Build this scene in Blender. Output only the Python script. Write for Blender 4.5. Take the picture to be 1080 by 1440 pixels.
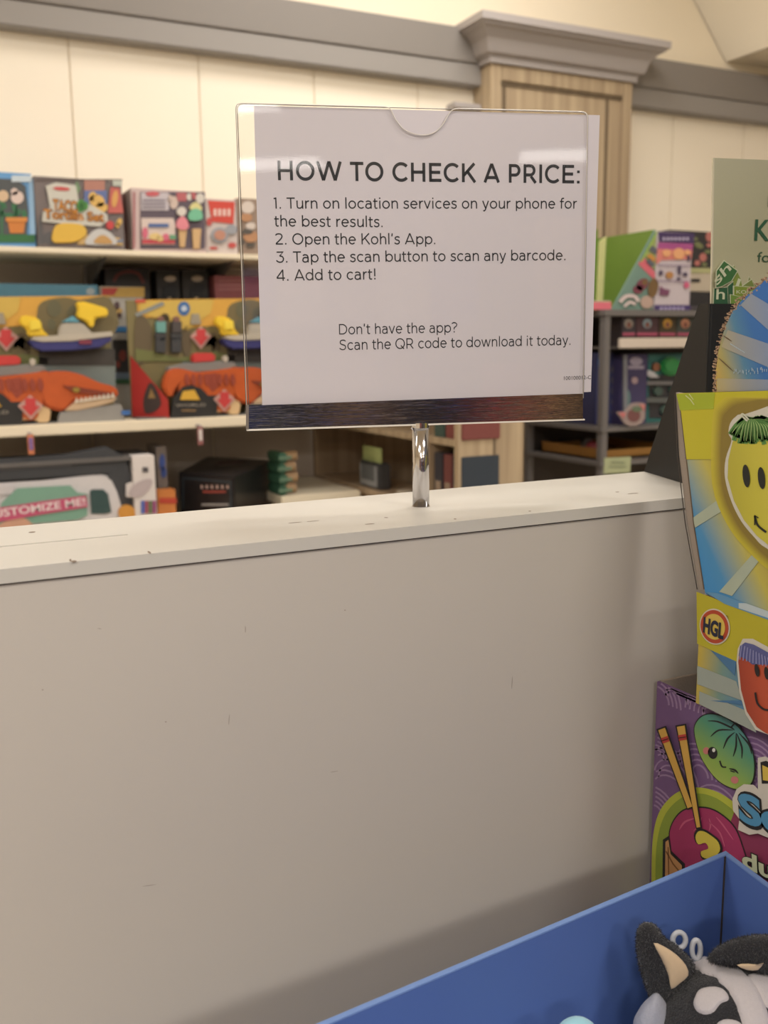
import bpy, bmesh, math, random
import numpy as np
from mathutils import Vector, Matrix
random.seed(7)
for o in list(bpy.data.objects): bpy.data.objects.remove(o)
S = bpy.context.scene
COL = S.collection
# ------------------------------------------------------------------ camera
F = 1350.0; YAW = math.radians(26.5); PITCH = math.atan(230/1350); ROLL = 0.012
CAM = Vector((0, 0, 1.45))
_f0 = Vector((math.sin(YAW), math.cos(YAW), 0)); _r0 = Vector((math.cos(YAW), -math.sin(YAW), 0)); _up = Vector((0, 0, 1))
FW = _f0*math.cos(PITCH) - _up*math.sin(PITCH); _u0 = _f0*math.sin(PITCH) + _up*math.cos(PITCH)
RT = _r0*math.cos(ROLL) - _u0*math.sin(ROLL); UP = _u0*math.cos(ROLL) + _r0*math.sin(ROLL)
cd = bpy.data.cameras.new('camera'); cam = bpy.data.objects.new('camera', cd); COL.objects.link(cam)
M = Matrix((RT, UP, -FW)).transposed().to_4x4(); M.translation = CAM; cam.matrix_world = M
cd.sensor_width = 36; cd.sensor_fit = 'AUTO'; cd.lens = F*36/1440; cd.clip_start = 0.02; cd.clip_end = 60
cd.dof.use_dof = True; cd.dof.focus_distance = 0.755; cd.dof.aperture_fstop = 8.0
S.camera = cam
# ------------------------------------------------------------------ world, lights, exposure
w = bpy.data.worlds.new('world'); S.world = w; w.use_nodes = True
w.node_tree.nodes['Background'].inputs[0].default_value = (1.0, 0.93, 0.84, 1)
w.node_tree.nodes['Background'].inputs[1].default_value = 0.35
S.view_settings.view_transform = 'Standard'; S.view_settings.look = 'None'
S.view_settings.exposure = 0.06; S.view_settings.gamma = 1; S.view_settings.use_curve_mapping = False

def lin(c):
    return tuple(((x/255)/12.92 if x/255 <= .04045 else ((x/255+.055)/1.055)**2.4) for x in c)
CEIL = 3.3
def area(name, loc, rot, sx, sy, power, col):
    l = bpy.data.lights.new(name, 'AREA'); l.shape = 'RECTANGLE'; l.size = sx; l.size_y = sy; l.energy = power; l.color = col
    o = bpy.data.objects.new(name, l); COL.objects.link(o); o.location = loc; o.rotation_euler = rot
    return o
TROFFERS = [(x, y) for x in (-1.6, 1.5, 4.6) for y in (-10.8, -8.4, -6.0, -3.6, -1.2, 1.2, 2.35)] + [(-4.7, y) for y in (-10.8, -8.4)]  # the row nearest the back wall is added to brighten that wall
for (x, y) in TROFFERS:
    area('troffer_lamp', (x, y, CEIL-.035), (0, 0, 0), 1.16, .56, 22 if y < -5 else 88 if y < -3 else 46 if y < 1 else 27 if y < 2 else 21, (1.0, .955, .90))

# ------------------------------------------------------------------ geometry of sight lines on real planes
def ray(px, py): return FW*F + RT*(px-540) - UP*(py-720)
class Plane:
    def __init__(s, p, n, eps=.0004):
        s.p = Vector(p); s.n = Vector(n).normalized(); s.eps = eps     # n points to the viewer's side
    def __call__(s, px, py, lift=0.0):
        d = ray(px, py); t = (s.p-CAM).dot(s.n)/d.dot(s.n); return CAM + d*t + s.n*lift
def PX(v, eps=.0004): return Plane((v, 0, 0), (-1, 0, 0), eps)
def PY(v, eps=.0015): return Plane((0, v, 0), (0, -1, 0), eps)
def PZ(v, eps=.0004): return Plane((0, 0, v), (0, 0, 1), eps)

# ------------------------------------------------------------------ materials
MATS = {}
def mat(name, rgb, rough=.6, metal=0, spec=.4, noise=0, nscale=40, bump=0, bscale=200, sheen=0, coat=0):
    if name in MATS: return MATS[name]
    m = bpy.data.materials.new(name); m.use_nodes = True; nt = m.node_tree; b = nt.nodes['Principled BSDF']
    c = lin(rgb)
    b.inputs['Base Color'].default_value = (*c, 1); b.inputs['Roughness'].default_value = rough
    b.inputs['Metallic'].default_value = metal; b.inputs['Specular IOR Level'].default_value = spec
    if sheen: b.inputs['Sheen Weight'].default_value = sheen
    if coat: b.inputs['Coat Weight'].default_value = coat; b.inputs['Coat Roughness'].default_value = .12
    if noise or bump:
        g = nt.nodes.new('ShaderNodeNewGeometry')
    if noise:
        n = nt.nodes.new('ShaderNodeTexNoise'); n.inputs['Scale'].default_value = nscale; n.inputs['Detail'].default_value = 4
        nt.links.new(g.outputs['Position'], n.inputs['Vector'])
        mx = nt.nodes.new('ShaderNodeMix'); mx.data_type = 'RGBA'
        mx.inputs[6].default_value = (*[x*(1-noise) for x in c], 1); mx.inputs[7].default_value = (*[min(1, x*(1+noise)) for x in c], 1)
        nt.links.new(n.outputs['Fac'], mx.inputs[0]); nt.links.new(mx.outputs[2], b.inputs['Base Color'])
    if bump:
        n2 = nt.nodes.new('ShaderNodeTexNoise'); n2.inputs['Scale'].default_value = bscale; n2.inputs['Detail'].default_value = 3
        nt.links.new(g.outputs['Position'], n2.inputs['Vector'])
        bp = nt.nodes.new('ShaderNodeBump'); bp.inputs['Strength'].default_value = bump; bp.inputs['Distance'].default_value = .001
        nt.links.new(n2.outputs['Fac'], bp.inputs['Height']); nt.links.new(bp.outputs[0], b.inputs['Normal'])
    MATS[name] = m; return m
def haze(c, k=.12): return tuple(round(x*(1-k)+q*k) for x, q in zip(c, (128, 122, 116)))   # grey mixed into the print colours to stand for haze
def col(rgb, rough=.55, coat=0):
    rgb = haze(rgb)
    return mat('print_%d_%d_%d' % rgb, rgb, rough, noise=.05, nscale=60, coat=coat)
def grad(name, p0, p1, stops, rough=.45):
    """printed ink running from one colour to the next between two points"""
    m = bpy.data.materials.new(name); m.use_nodes = True; nt = m.node_tree; b = nt.nodes['Principled BSDF']
    b.inputs['Roughness'].default_value = rough
    g = nt.nodes.new('ShaderNodeNewGeometry'); d = (p1-p0); L2 = d.dot(d)
    s = nt.nodes.new('ShaderNodeVectorMath'); s.operation = 'SUBTRACT'; s.inputs[1].default_value = p0
    dt = nt.nodes.new('ShaderNodeVectorMath'); dt.operation = 'DOT_PRODUCT'; dt.inputs[1].default_value = d/L2
    r = nt.nodes.new('ShaderNodeValToRGB'); e = r.color_ramp.elements
    while len(e) < len(stops): e.new(.5)
    for i, (t, c) in enumerate(stops): e[i].position = t; e[i].color = (*lin(haze(c, .08)), 1)
    nt.links.new(g.outputs['Position'], s.inputs[0]); nt.links.new(s.outputs[0], dt.inputs[0])
    nt.links.new(dt.outputs['Value'], r.inputs[0]); nt.links.new(r.outputs[0], b.inputs['Base Color'])
    return m
def wood(name, c1, c2, axis=2, scale=38):
    m = bpy.data.materials.new(name); m.use_nodes = True; nt = m.node_tree; b = nt.nodes['Principled BSDF']
    b.inputs['Roughness'].default_value = .5
    g = nt.nodes.new('ShaderNodeNewGeometry'); mp = nt.nodes.new('ShaderNodeMapping')
    sc = [1, 1, 1]; sc[axis] = .03; mp.inputs['Scale'].default_value = sc
    n = nt.nodes.new('ShaderNodeTexNoise'); n.inputs['Scale'].default_value = scale; n.inputs['Detail'].default_value = 5
    r = nt.nodes.new('ShaderNodeValToRGB'); r.color_ramp.elements[0].position = .35; r.color_ramp.elements[1].position = .65
    r.color_ramp.elements[0].color = (*lin(c1), 1); r.color_ramp.elements[1].color = (*lin(c2), 1)
    nt.links.new(g.outputs['Position'], mp.inputs[0]); nt.links.new(mp.outputs[0], n.inputs['Vector'])
    nt.links.new(n.outputs['Fac'], r.inputs[0]); nt.links.new(r.outputs[0], b.inputs['Base Color'])
    return m
def acrylic(name, tint, gl=.05):
    m = bpy.data.materials.new(name); m.use_nodes = True; nt = m.node_tree; nt.nodes.clear()
    o = nt.nodes.new('ShaderNodeOutputMaterial'); mx = nt.nodes.new('ShaderNodeMixShader')
    t = nt.nodes.new('ShaderNodeBsdfTransparent'); t.inputs[0].default_value = (*tint, 1)
    g = nt.nodes.new('ShaderNodeBsdfGlossy'); g.inputs['Roughness'].default_value = gl
    f = nt.nodes.new('ShaderNodeFresnel'); f.inputs['IOR'].default_value = 1.42
    ge = nt.nodes.new('ShaderNodeNewGeometry'); sb = nt.nodes.new('ShaderNodeMath'); sb.operation = 'SUBTRACT'; sb.inputs[0].default_value = 1
    mu = nt.nodes.new('ShaderNodeMath'); mu.operation = 'MULTIPLY'; nt.links.new(ge.outputs['Backfacing'], sb.inputs[1])
    nt.links.new(f.outputs[0], mu.inputs[0]); nt.links.new(sb.outputs[0], mu.inputs[1])
    nt.links.new(mu.outputs[0], mx.inputs[0]); nt.links.new(t.outputs[0], mx.inputs[1]); nt.links.new(g.outputs[0], mx.inputs[2])
    nt.links.new(mx.outputs[0], o.inputs[0]); return m

# ------------------------------------------------------------------ mesh helpers
class MB:
    def __init__(s): s.v = []; s.f = []
    def add(s, vs, fs):
        b = len(s.v); s.v += [Vector(x) for x in vs]; s.f += [[b+i for i in f] for f in fs]; return s
    def box(s, a, b):
        x0, y0, z0 = a; x1, y1, z1 = b
        return s.hexa([(x0,y0,z0),(x1,y0,z0),(x1,y1,z0),(x0,y1,z0)], [(x0,y0,z1),(x1,y0,z1),(x1,y1,z1),(x0,y1,z1)])
    def hexa(s, lo, hi):
        return s.loft([lo, hi])
    def loft(s, rings, cap=True):
        n = len(rings[0]); vs = [p for r in rings for p in r]; fs = []
        for k in range(len(rings)-1):
            for i in range(n):
                j = (i+1) % n; fs.append([k*n+i, k*n+j, (k+1)*n+j, (k+1)*n+i])
        if cap: fs.append(list(range(n))[::-1]); fs.append([(len(rings)-1)*n+i for i in range(n)])
        return s.add(vs, fs)
    def prism(s, pts, vec):
        vec = Vector(vec); return s.loft([[Vector(p) for p in pts], [Vector(p)+vec for p in pts]])
    def tube(s, path, r, n=8, cap=True):
        path = [Vector(p) for p in path]; rings = []
        rr = r if isinstance(r, (list, tuple)) else [r]*len(path)
        t0 = (path[1]-path[0]).normalized(); a = t0.orthogonal().normalized()
        for i, p in enumerate(path):
            t = (path[min(i+1, len(path)-1)]-path[max(i-1, 0)]).normalized()
            a = (a - t*a.dot(t)).normalized(); b = t.cross(a)
            rings.append([p+(a*math.cos(2*math.pi*k/n)+b*math.sin(2*math.pi*k/n))*rr[i] for k in range(n)])
        return s.loft(rings, cap)
    def cyl(s, c, r, h, n=32, rt=None):
        c = Vector(c); rt = r if rt is None else rt
        return s.loft([[c+Vector((math.cos(2*math.pi*k/n)*q, math.sin(2*math.pi*k/n)*q, z)) for k in range(n)] for q, z in ((r, 0), (rt, h))])
    def ball(s, c, r, nu=20, nv=12, sc=(1, 1, 1), rot=None):
        c = Vector(c); rings = []
        for j in range(1, nv):
            th = math.pi*j/nv; ring = []
            for i in range(nu):
                p = Vector((math.sin(th)*math.cos(2*math.pi*i/nu)*sc[0], math.sin(th)*math.sin(2*math.pi*i/nu)*sc[1], -math.cos(th)*sc[2]))*r
                if rot: p = rot @ p
                ring.append(c+p)
            rings.append(ring)
        return s.loft(rings)
    def build(s, name, m, parent=None, bevel=0, smooth=False, seg=2):
        me = bpy.data.meshes.new(name); off = parent_world(parent)
        me.from_pydata([tuple(v-off) for v in s.v], [], s.f); me.update()
        bm = bmesh.new(); bm.from_mesh(me); bmesh.ops.recalc_face_normals(bm, faces=bm.faces)
        if bevel:
            es = [e for e in bm.edges if len(e.link_faces) == 2 and e.calc_face_angle(0) > .5]
            bmesh.ops.bevel(bm, geom=es, offset=bevel, segments=seg, affect='EDGES', clamp_overlap=True)
        bm.to_mesh(me); bm.free()
        if smooth:
            for p in me.polygons: p.use_smooth = True
        me.materials.append(m)
        o = bpy.data.objects.new(name, me); COL.objects.link(o)
        if parent: o.parent = parent
        return o
def parent_world(p):
    off = Vector((0, 0, 0))
    while p is not None: off += p.location; p = p.parent
    return off
def thing(name, label, cat, loc, group=None):
    o = bpy.data.objects.new(name, None); COL.objects.link(o); o.location = Vector(loc); o.empty_display_size = .02
    o['label'] = label; o['category'] = cat
    if group: o['group'] = group
    return o
def tag(o, label, cat, group=None):
    o['label'] = label; o['category'] = cat
    if group: o['group'] = group
    return o
def struct(o): o['kind'] = 'structure'; return o
def copy_tree(o, parent=None):
    c = o.copy(); COL.objects.link(c); c.parent = parent
    for ch in o.children: copy_tree(ch, c)
    return c
def smoothpts(pts, k=5, closed=True):
    out = []; n = len(pts); P = [np.array(p, float) for p in pts]
    for i in range(n if closed else n-1):
        p0, p1, p2, p3 = (P[(i-1) % n], P[i], P[(i+1) % n], P[(i+2) % n]) if closed else (P[max(i-1, 0)], P[i], P[i+1], P[min(i+2, n-1)])
        for j in range(k):
            t = j/k; out.append(tuple(.5*((2*p1)+(-p0+p2)*t+(2*p0-5*p1+4*p2-p3)*t*t+(-p0+3*p1-3*p2+p3)*t**3)))
    if not closed: out.append(tuple(P[-1]))
    return out
class Art:
    """flat print or shallow relief on one plane, outlines given as sight-line points on that plane"""
    def __init__(s, plane, layer=1, th=None, shift=(0, 0, 0)):
        s.pl = plane; s.m = MB(); s.l = layer*plane.eps; s.th = plane.eps*.5 if th is None else th; s.sh = Vector(shift)
    def P(s, p): return s.pl(p[0], p[1], s.l) + s.sh
    def poly(s, pts, smooth=0):
        if smooth: pts = smoothpts(pts, smooth)
        s.m.prism([s.P(p) for p in pts], s.pl.n*s.th); return s
    def rect(s, x0, y0, x1, y1): return s.poly([(x0, y0), (x1, y0), (x1, y1), (x0, y1)])
    def blob(s, cx, cy, rx, ry, rot=0, n=24):
        a = math.radians(rot)
        return s.poly([(cx+math.cos(t)*rx*math.cos(a)-math.sin(t)*ry*math.sin(a), cy+math.cos(t)*rx*math.sin(a)+math.sin(t)*ry*math.cos(a)) for t in [2*math.pi*i/n for i in range(n)]])
    def line(s, pts, w, smooth=0, taper=False):
        if smooth: pts = smoothpts(pts, smooth, False)
        n = len(pts); L = []; R = []
        for i in range(n):
            a = pts[max(i-1, 0)]; b = pts[min(i+1, n-1)]; dx, dy = b[0]-a[0], b[1]-a[1]; d = math.hypot(dx, dy) or 1
            ww = w*(math.sin(math.pi*(i+.6)/(n+.2)) if taper else 1)/2
            L.append((pts[i][0]-dy/d*ww, pts[i][1]+dx/d*ww)); R.append((pts[i][0]+dy/d*ww, pts[i][1]-dx/d*ww))
        for i in range(n-1): s.poly([L[i], L[i+1], R[i+1], R[i]])
        return s
    def build(s, name, m, parent, **k): return s.m.build(name, m, parent, **k)
FONT = None
def text(parent, plane, s, pl, pr, hpx, m, name='lettering', layer=2, bold=0.0, shift=(0, 0, 0), th=None, cap='H', italic=0, layout=False):
    """one line of print: left and right ends of its baseline, cap height in the photograph's pixels"""
    cu = bpy.data.curves.new('t', 'FONT'); cu.body = s; cu.size = 1; cu.offset = bold; cu.resolution_u = 4; cu.extrude = 0
    cu.space_character = 1.0 if not layout else layout
    to = bpy.data.objects.new('t', cu); COL.objects.link(to)
    dg = bpy.context.evaluated_depsgraph_get(); dg.update()
    me = bpy.data.meshes.new_from_object(to.evaluated_get(dg))
    vs = [v.co.copy() for v in me.vertices]; fs = [list(p.vertices) for p in me.polygons]
    bpy.data.objects.remove(to); bpy.data.meshes.remove(me)
    x0 = min(v.x for v in vs); x1 = max(v.x for v in vs)
    a = plane(*pl); b = plane(*pr); c = plane(pl[0], pl[1]-hpx)
    u = (b-a).normalized(); v = (c-a); v = (v-u*v.dot(u)).normalized()
    sx = (b-a).length/(x1-x0); sy = (c-a).length/.729
    b_ = MB(); lift = plane.n*(layer*plane.eps) + Vector(shift)
    b_.add([a+u*((q.x-x0)*sx+italic*q.y*sy)+v*(q.y*sy)+lift for q in vs], fs)
    me2 = bpy.data.meshes.new(name); off = parent_world(parent)
    me2.from_pydata([tuple(q-off) for q in b_.v], [], b_.f); me2.update(); me2.materials.append(m)
    o = bpy.data.objects.new(name, me2); COL.objects.link(o); o.parent = parent
    return o

# ------------------------------------------------------------------ common materials
M_cream = mat('cream_wall_panel', (243, 233, 214), .6, noise=.02, nscale=2)
M_ceil = mat('ceiling_paint', (238, 226, 202), .9)
M_grey = mat('grey_trim_paint', (134, 128, 122), .6)
M_grey2 = mat('grey_trim_paint_light', (148, 143, 138), .6)
M_taupe = mat('taupe_back_panel', (196, 184, 172), .8)
M_shelf = mat('shelf_laminate', (226, 214, 190), .5)
M_counter = mat('counter_face_laminate', (188, 181, 172), .42, noise=.035, nscale=3.0, spec=.45)
M_ctop = mat('counter_top_laminate', (192, 188, 180), .4, noise=.03, nscale=25)
M_dark = mat('dark_mark', (60, 52, 46), .8)
M_black = mat('black_card', (25, 26, 27), .55, noise=.08, nscale=90)
M_floor = mat('floor_vinyl', (206, 196, 180), .5, noise=.08, nscale=8)
M_white = mat('white_paper', (203, 197, 202), .7)
M_wood = wood('oak_veneer', (158, 138, 112), (184, 164, 134))
M_woodd = wood('oak_veneer_case', (156, 134, 108), (180, 156, 128))
M_crown = mat('grey_crown_paint', (172, 165, 162), .5)
M_gond = mat('grey_powder_coat', (104, 100, 98), .5)
M_card = mat('corrugated_card', (150, 138, 126), .9, bump=.4, bscale=500)

# ------------------------------------------------------------------ the room
WY = 3.2
struct(MB().box((-6, -12, -.1), (9, WY+.1, 0)).build('floor', M_floor))
struct(MB().box((-6, -12, CEIL), (9, WY+.1, CEIL+.1)).build('ceiling', M_ceil))
struct(MB().box((-6.1, -12, 0), (-6, WY, CEIL)).build('wall_left', M_cream))
struct(MB().box((9, -12, 0), (9.1, WY, CEIL)).build('wall_right', M_cream))
struct(MB().box((-6, -12.1, 0), (9, -12, CEIL)).build('wall_front', M_taupe))
wb = struct(MB().box((-6, WY+.005, 0), (9, WY+.1, CEIL)).build('wall_back', M_ceil))
seam = PY(WY)(283, 200).x; pw = .4015
ZS = 1.725
x = seam - 5*pw
k = 0
while x < 5.6:
    MB().box((x+.002, WY, ZS), (x+pw-.002, WY+.005, 2.5)).build('panel', M_cream, wb, bevel=.0015)
    MB().box((x+.003, WY, .1), (x+pw-.003, WY+.005, ZS-.004)).build('lower_panel', M_taupe, wb)
    x += pw
for x_ in [seam-5*pw+i*pw for i in range(6)]:
    pass
# fascia with a step, over the wall
zf0, zf1, zf2 = PY(3.14)(0, 33).z, PY(3.14)(35, 0).z, PY(3.14)(400, 0).z
t = struct(MB().box((-6, 3.14, zf1), (9, WY+.02, zf2+.004)).build('trim_1', M_grey, bevel=.003))
t = struct(MB().box((-6, 3.146, zf0), (9, WY+.02, zf1)).build('trim_2', M_grey2, bevel=.004))
# dropped beam at the right
bx = PY(WY)(1022, 87)
m = MB().box((bx.x, -3, bx.z+.0), (bx.x+2.2, WY+.005, CEIL)); struct(m.build('trim_3', M_ceil, bevel=.01))
rlo, rhi = [], []; fr = .6; nf_ = 48
for i in range(nf_+1):                     # cove shaped for a soft corner shade, running out at the beam's foot
    a_ = math.pi/2*i/nf_; f_ = i/nf_
    rhi.append(Vector((bx.x-fr+fr*math.sin(a_), WY-fr+fr*math.cos(a_), CEIL))); rlo.append(Vector((bx.x-.002, WY-fr*f_, bx.z)))
mm = MB(); n_ = nf_+1; mm.add(rlo+rhi, [[i, i+1, n_+i+1, n_+i] for i in range(nf_)])
struct(mm.build('trim_5', M_ceil, smooth=True))
for (x, y) in TROFFERS:
    t = thing('ceiling_light', 'flat rectangular ceiling light panel in the store ceiling', 'ceiling light', (x, y, CEIL), 'store ceiling lights')
    MB().box((x-.62, y-.32, CEIL-.03), (x+.62, y-.29, CEIL)).box((x-.62, y+.29, CEIL-.03), (x+.62, y+.32, CEIL)).box((x-.62, y-.29, CEIL-.03), (x-.59, y+.29, CEIL)).box((x+.59, y-.29, CEIL-.03), (x+.62, y+.29, CEIL)).build('frame', M_white, t)
    MB().box((x-.59, y-.29, CEIL-.012), (x+.59, y+.29, CEIL)).build('diffuser', M_white, t)

# pillar with crown
pf = PY(3.08)
xl, xr = pf(690, 150).x, pf(889, 150).x; zt = pf(690, 88).z
t = thing('wood_pilaster', 'pale wood pilaster with grooved panel and grey crown moulding against the back wall', 'pilaster', ((xl+xr)/2, 3.1, 0))
MB().box((xl+.012, 3.092, 0), (xr-.012, WY, zt)).build('body', M_wood, t)
fw = .045
MB().box((xl, 3.08, 0), (xl+fw, WY, zt)).build('stile', M_wood, t, bevel=.003)
MB().box((xr-fw, 3.08, 0), (xr, WY, zt)).build('stile', M_wood, t, bevel=.003)
MB().box((xl+fw, 3.08, zt-.055), (xr-fw, 3.1, zt)).build('rail', M_wood, t, bevel=.003)
Mgroove = wood('oak_groove', (96, 82, 64), (110, 94, 74))
for gx in (pf(711, 150).x, pf(856, 150).x):
    MB().box((gx-.006, 3.088, 0), (gx+.006, 3.094, zt-.055)).build('groove', Mgroove, t)
MB().box((xl+fw, 3.087, zt-.068), (xr-fw, 3.093, zt-.055)).build('groove', Mgroove, t)
# crown: stacked steps growing outward
prof = [(0, 0), (.012, 0), (.012, .022), (.03, .03), (.036, .045), (.045, .075), (.068, .098), (.085, .106), (.085, .112), (.098, .116), (.098, .142), (0, .142)]
rings = []
for o_, z_ in prof:
    k = o_*1.0
    rings.append([(xl-k, WY, zt+z_*.95), (xl-k, 3.08-k, zt+z_*.95), (xr+k, 3.08-k, zt+z_*.95), (xr+k, WY, zt+z_*.95)])
MB().loft(rings).build('crown_moulding', M_crown, t)
# small trim shelf to the left of the pilaster
a = PY(3.15)(637, 143); b = PY(3.15)(637, 152)
struct(MB().box((a.x, 3.14, b.z), (xl, WY, a.z)).build('trim_4', M_crown, bevel=.004))

# ------------------------------------------------------------------ left wall shelving
def shelf(name, label, x0, x1, yf, zt_, th, brackets=(), m=M_shelf, group=None):
    t = thing(name, label, 'shelf', ((x0+x1)/2, WY-.05, zt_-th))
    MB().box((x0, yf, zt_-th), (x1, WY-.002, zt_)).build('board', m, t, bevel=.003)
    for bx_ in brackets:
        MB().prism([(bx_-.004, WY, zt_-th), (bx_-.004, yf+.06, zt_-th), (bx_-.004, WY, zt_-th-.09)], (.008, 0, 0)).build('bracket', M_gond, t)
        MB().box((bx_-.012, WY-.012, zt_-th-.16), (bx_+.012, WY-.001, zt_-th)).build('bracket_strip', M_crown, t)
    return t
ZU, ZM = 1.734, 1.257
shelf('wall_shelf', 'cream top shelf along the wall carrying play food sets', -.9, 1.30, 2.84, ZU, .016, (PY(WY)(122, 370).x, PY(WY)(289, 375).x))
msh = shelf('wall_shelf', 'cream middle shelf edge under the large dinosaur boxes', -.9, 1.30, 2.735, ZM, .029, ())
shelf('wall_shelf', 'cream bottom shelf behind the white counter under the camper box', -.9, 1.02, 2.66, .945, .03, ())
shelf('wall_shelf', 'short pale low shelf beside the wooden case under green rolls', 1.03, 1.30, 2.775, 1.0, .03, ())
for px, cc in ((41, (205, 120, 80)), (278, (150, 90, 90))):
    p = PY(2.73)(px, 614)
    hb = MB().box((p.x-.008, 2.70, ZM-.075), (p.x+.008, 2.706, ZM-.02)).build('tag_holder', col(cc), msh, bevel=.002)
    MB().box((p.x-.003, 2.70, ZM-.022), (p.x+.003, 2.74, ZM-.016)).build('tag_hook', M_crown, msh)
    MB().box((p.x-.005, 2.698, ZM-.062), (p.x+.005, 2.7, ZM-.03)).build('tag_print', col((120, 90, 150) if px < 100 else (215, 205, 200)), hb)

Dk = (70, 62, 66)
def fbox(name, label, cat, x0, x1, yt, yf, depth, zb, face, group=None, side=None):
    """upright carton: left and right edges and top of its front face by sight line, standing on zb"""
    pl = PY(yf); ym = pl(x0, yt)
    X0 = pl(x0, (yt+yt+90)/2).x; X1 = pl(x1, (yt+yt+90)/2).x; Z = pl((x0+x1)/2, yt).z
    t = thing(name, label, cat, ((X0+X1)/2, yf+depth/2, zb), group)
    MB().box((X0, yf+.002, zb), (X1, yf+depth, Z)).build('carton', side or face, t, bevel=.002)
    MB().box((X0+.001, yf, zb+.001), (X1-.001, yf+.002, Z-.001)).build('front_panel', face, t)
    return t, pl
# upper shelf boxes
t, pl = fbox('toy_box', 'blue framed gardening playset box at the far left of the top shelf', 'toy box', -60, 47, 241, 2.88, .14, ZU, col((96, 158, 214)))
Art(pl, 1).poly([(-50, 262), (-40, 250), (22, 252), (36, 262), (40, 300), (38, 330), (-52, 330)], 0).build('window', col((74, 78, 80)), t)
Art(pl, 2).rect(16, 247, 44, 256).build('printed_badge', col((200, 215, 225)), t)
Art(pl, 2).poly([(10, 308), (36, 308), (33, 328), (14, 328)]).build('flower_pot', col((206, 122, 50)), t)
Art(pl, 3).rect(8, 306, 38, 312).build('pot_rim', col((214, 134, 58)), t)
a = Art(pl, 2)
for (x_, y_) in ((2, 300), (14, 303), (24, 300), (34, 302), (-10, 302), (20, 292), (4, 288)): a.blob(x_, y_, 7, 3.5, x_*13)
a.rect(1, 290, 4, 330).rect(22, 285, 24, 308); a.build('printed_leaves', col((50, 110, 70)), t)
a = Art(pl, 3); a.blob(24, 278, 9, 9).blob(20, 270, 5, 5); a.build('printed_flower', col((222, 200, 190)), t)
a = Art(pl, 3); a.blob(4, 276, 8, 8); a.build('printed_flower', col((214, 184, 150)), t)
Art(pl, 2).rect(-58, 330, 49, 341).build('base_band', col((40, 100, 52)), t)
Art(pl, 1).poly([(40, 256), (47, 250), (50, 330), (42, 330)]).build('printed_frame', col((150, 190, 226)), t)

t, pl = fbox('toy_box', 'taco and tortilla playset box with orange lettering on the top shelf', 'toy box', 50, 173, 251, 2.87, .13, ZU, col((112, 102, 100)))
Art(pl, 1).rect(51, 252, 172, 254).build('top_edge_print', col((92, 78, 74)), t)
a = Art(pl, 1); a.poly([(56, 300), (60, 318), (62, 344), (52, 344)]).blob(75, 335, 16, 10); a.build('printed_shadow', col((84, 82, 84)), t)
a = Art(pl, 2, .004); a.poly([(59, 312), (60, 298), (70, 292), (66, 270), (64, 262), (78, 257), (106, 261), (110, 282), (130, 290), (140, 296), (150, 302), (151, 311), (140, 319), (100, 316)], 0)
a.build('title_plate', col((204, 202, 190)), t)
Art(pl, 4).blob(86, 266, 18, 6, 4).build('printed_logo', col((226, 190, 186)), t)
Art(pl, 5).blob(86, 266, 12, 2.6, 4).build('printed_logo', col((198, 70, 70)), t)
for s_, c_, l_, b_ in (('s', (90, 40, 20), 5, .06), ('f', (226, 148, 48), 6, .0)):
    text(t, pl, 'TACO', (74, 296), (109, 299), 16, col(c_), layer=l_+.3, bold=b_, name='lettering')
    text(t, pl, 'Tortilla Set', (61, 307), (146, 312), 13, col(c_), layer=l_+.3, bold=b_, name='lettering')
a = Art(pl, 7); a.blob(113, 290, 6, 9).blob(119, 290, 4, 6); a.build('printed_pepper', col((66, 132, 58)), t)
text(t, pl, '&', (110, 294), (117, 295), 10, col((30, 80, 30)), layer=8.5)
a = Art(pl, 2); a.rect(118, 254, 147, 268); a.build('printed_photo', col((176, 120, 104)), t)
a = Art(pl, 2); a.rect(118, 268, 150, 296); a.build('printed_photo', col((92, 108, 160)), t)
a = Art(pl, 3); a.blob(136, 283, 11, 9, 20).blob(142, 292, 9, 7).blob(130, 277, 6, 7); a.build('printed_nachos', col((222, 178, 92)), t)
a = Art(pl, 3); a.poly([(155, 263), (168, 265), (173, 300), (151, 300)]); a.build('printed_bottle', col((192, 92, 84)), t)
a = Art(pl, 4); a.blob(161, 280, 4, 12, 8); a.build('printed_bottle_label', col((216, 158, 84)), t)
a = Art(pl, 4); a.rect(158, 254, 171, 262); a.build('printed_cap', col((190, 196, 182)), t)
a = Art(pl, 3); a.poly([(108, 254), (113, 266), (108, 275), (104, 262)]); a.build('printed_leaves', col((110, 140, 100)), t)
a = Art(pl, 3, .006); a.poly([(73, 340), (75, 322), (84, 315), (106, 315), (118, 319), (121, 330), (108, 340), (90, 342)], 3); a.build('play_taco', col((222, 178, 62)), t, bevel=.002)
a = Art(pl, 2); a.poly([(108, 344), (112, 334), (125, 330), (150, 332), (168, 335), (173, 345)]); a.build('printed_table', col((206, 172, 110)), t)
a = Art(pl, 3, .004); a.poly([(121, 344), (124, 332), (134, 323), (146, 323), (158, 331), (162, 344)], 3); a.build('printed_plate', col((196, 196, 194)), t)
a = Art(pl, 6, .002); a.poly([(132, 342), (136, 334), (145, 331), (154, 337), (156, 343)], 3); a.build('printed_food', col((190, 146, 84)), t)
a = Art(pl, 4, .003); a.blob(154, 317, 5.5, 6); a.build('printed_sticker', col((196, 60, 60)), t)
a = Art(pl, 4); a.blob(167, 313, 3.5, 6, 20).blob(165, 317, 3, 4); a.build('printed_star', col((216, 172, 84)), t)
a = Art(pl, 4); a.poly([(150, 338), (172, 337), (172, 341), (150, 341)]); a.build('printed_napkin', col((110, 124, 150)), t)

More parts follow.
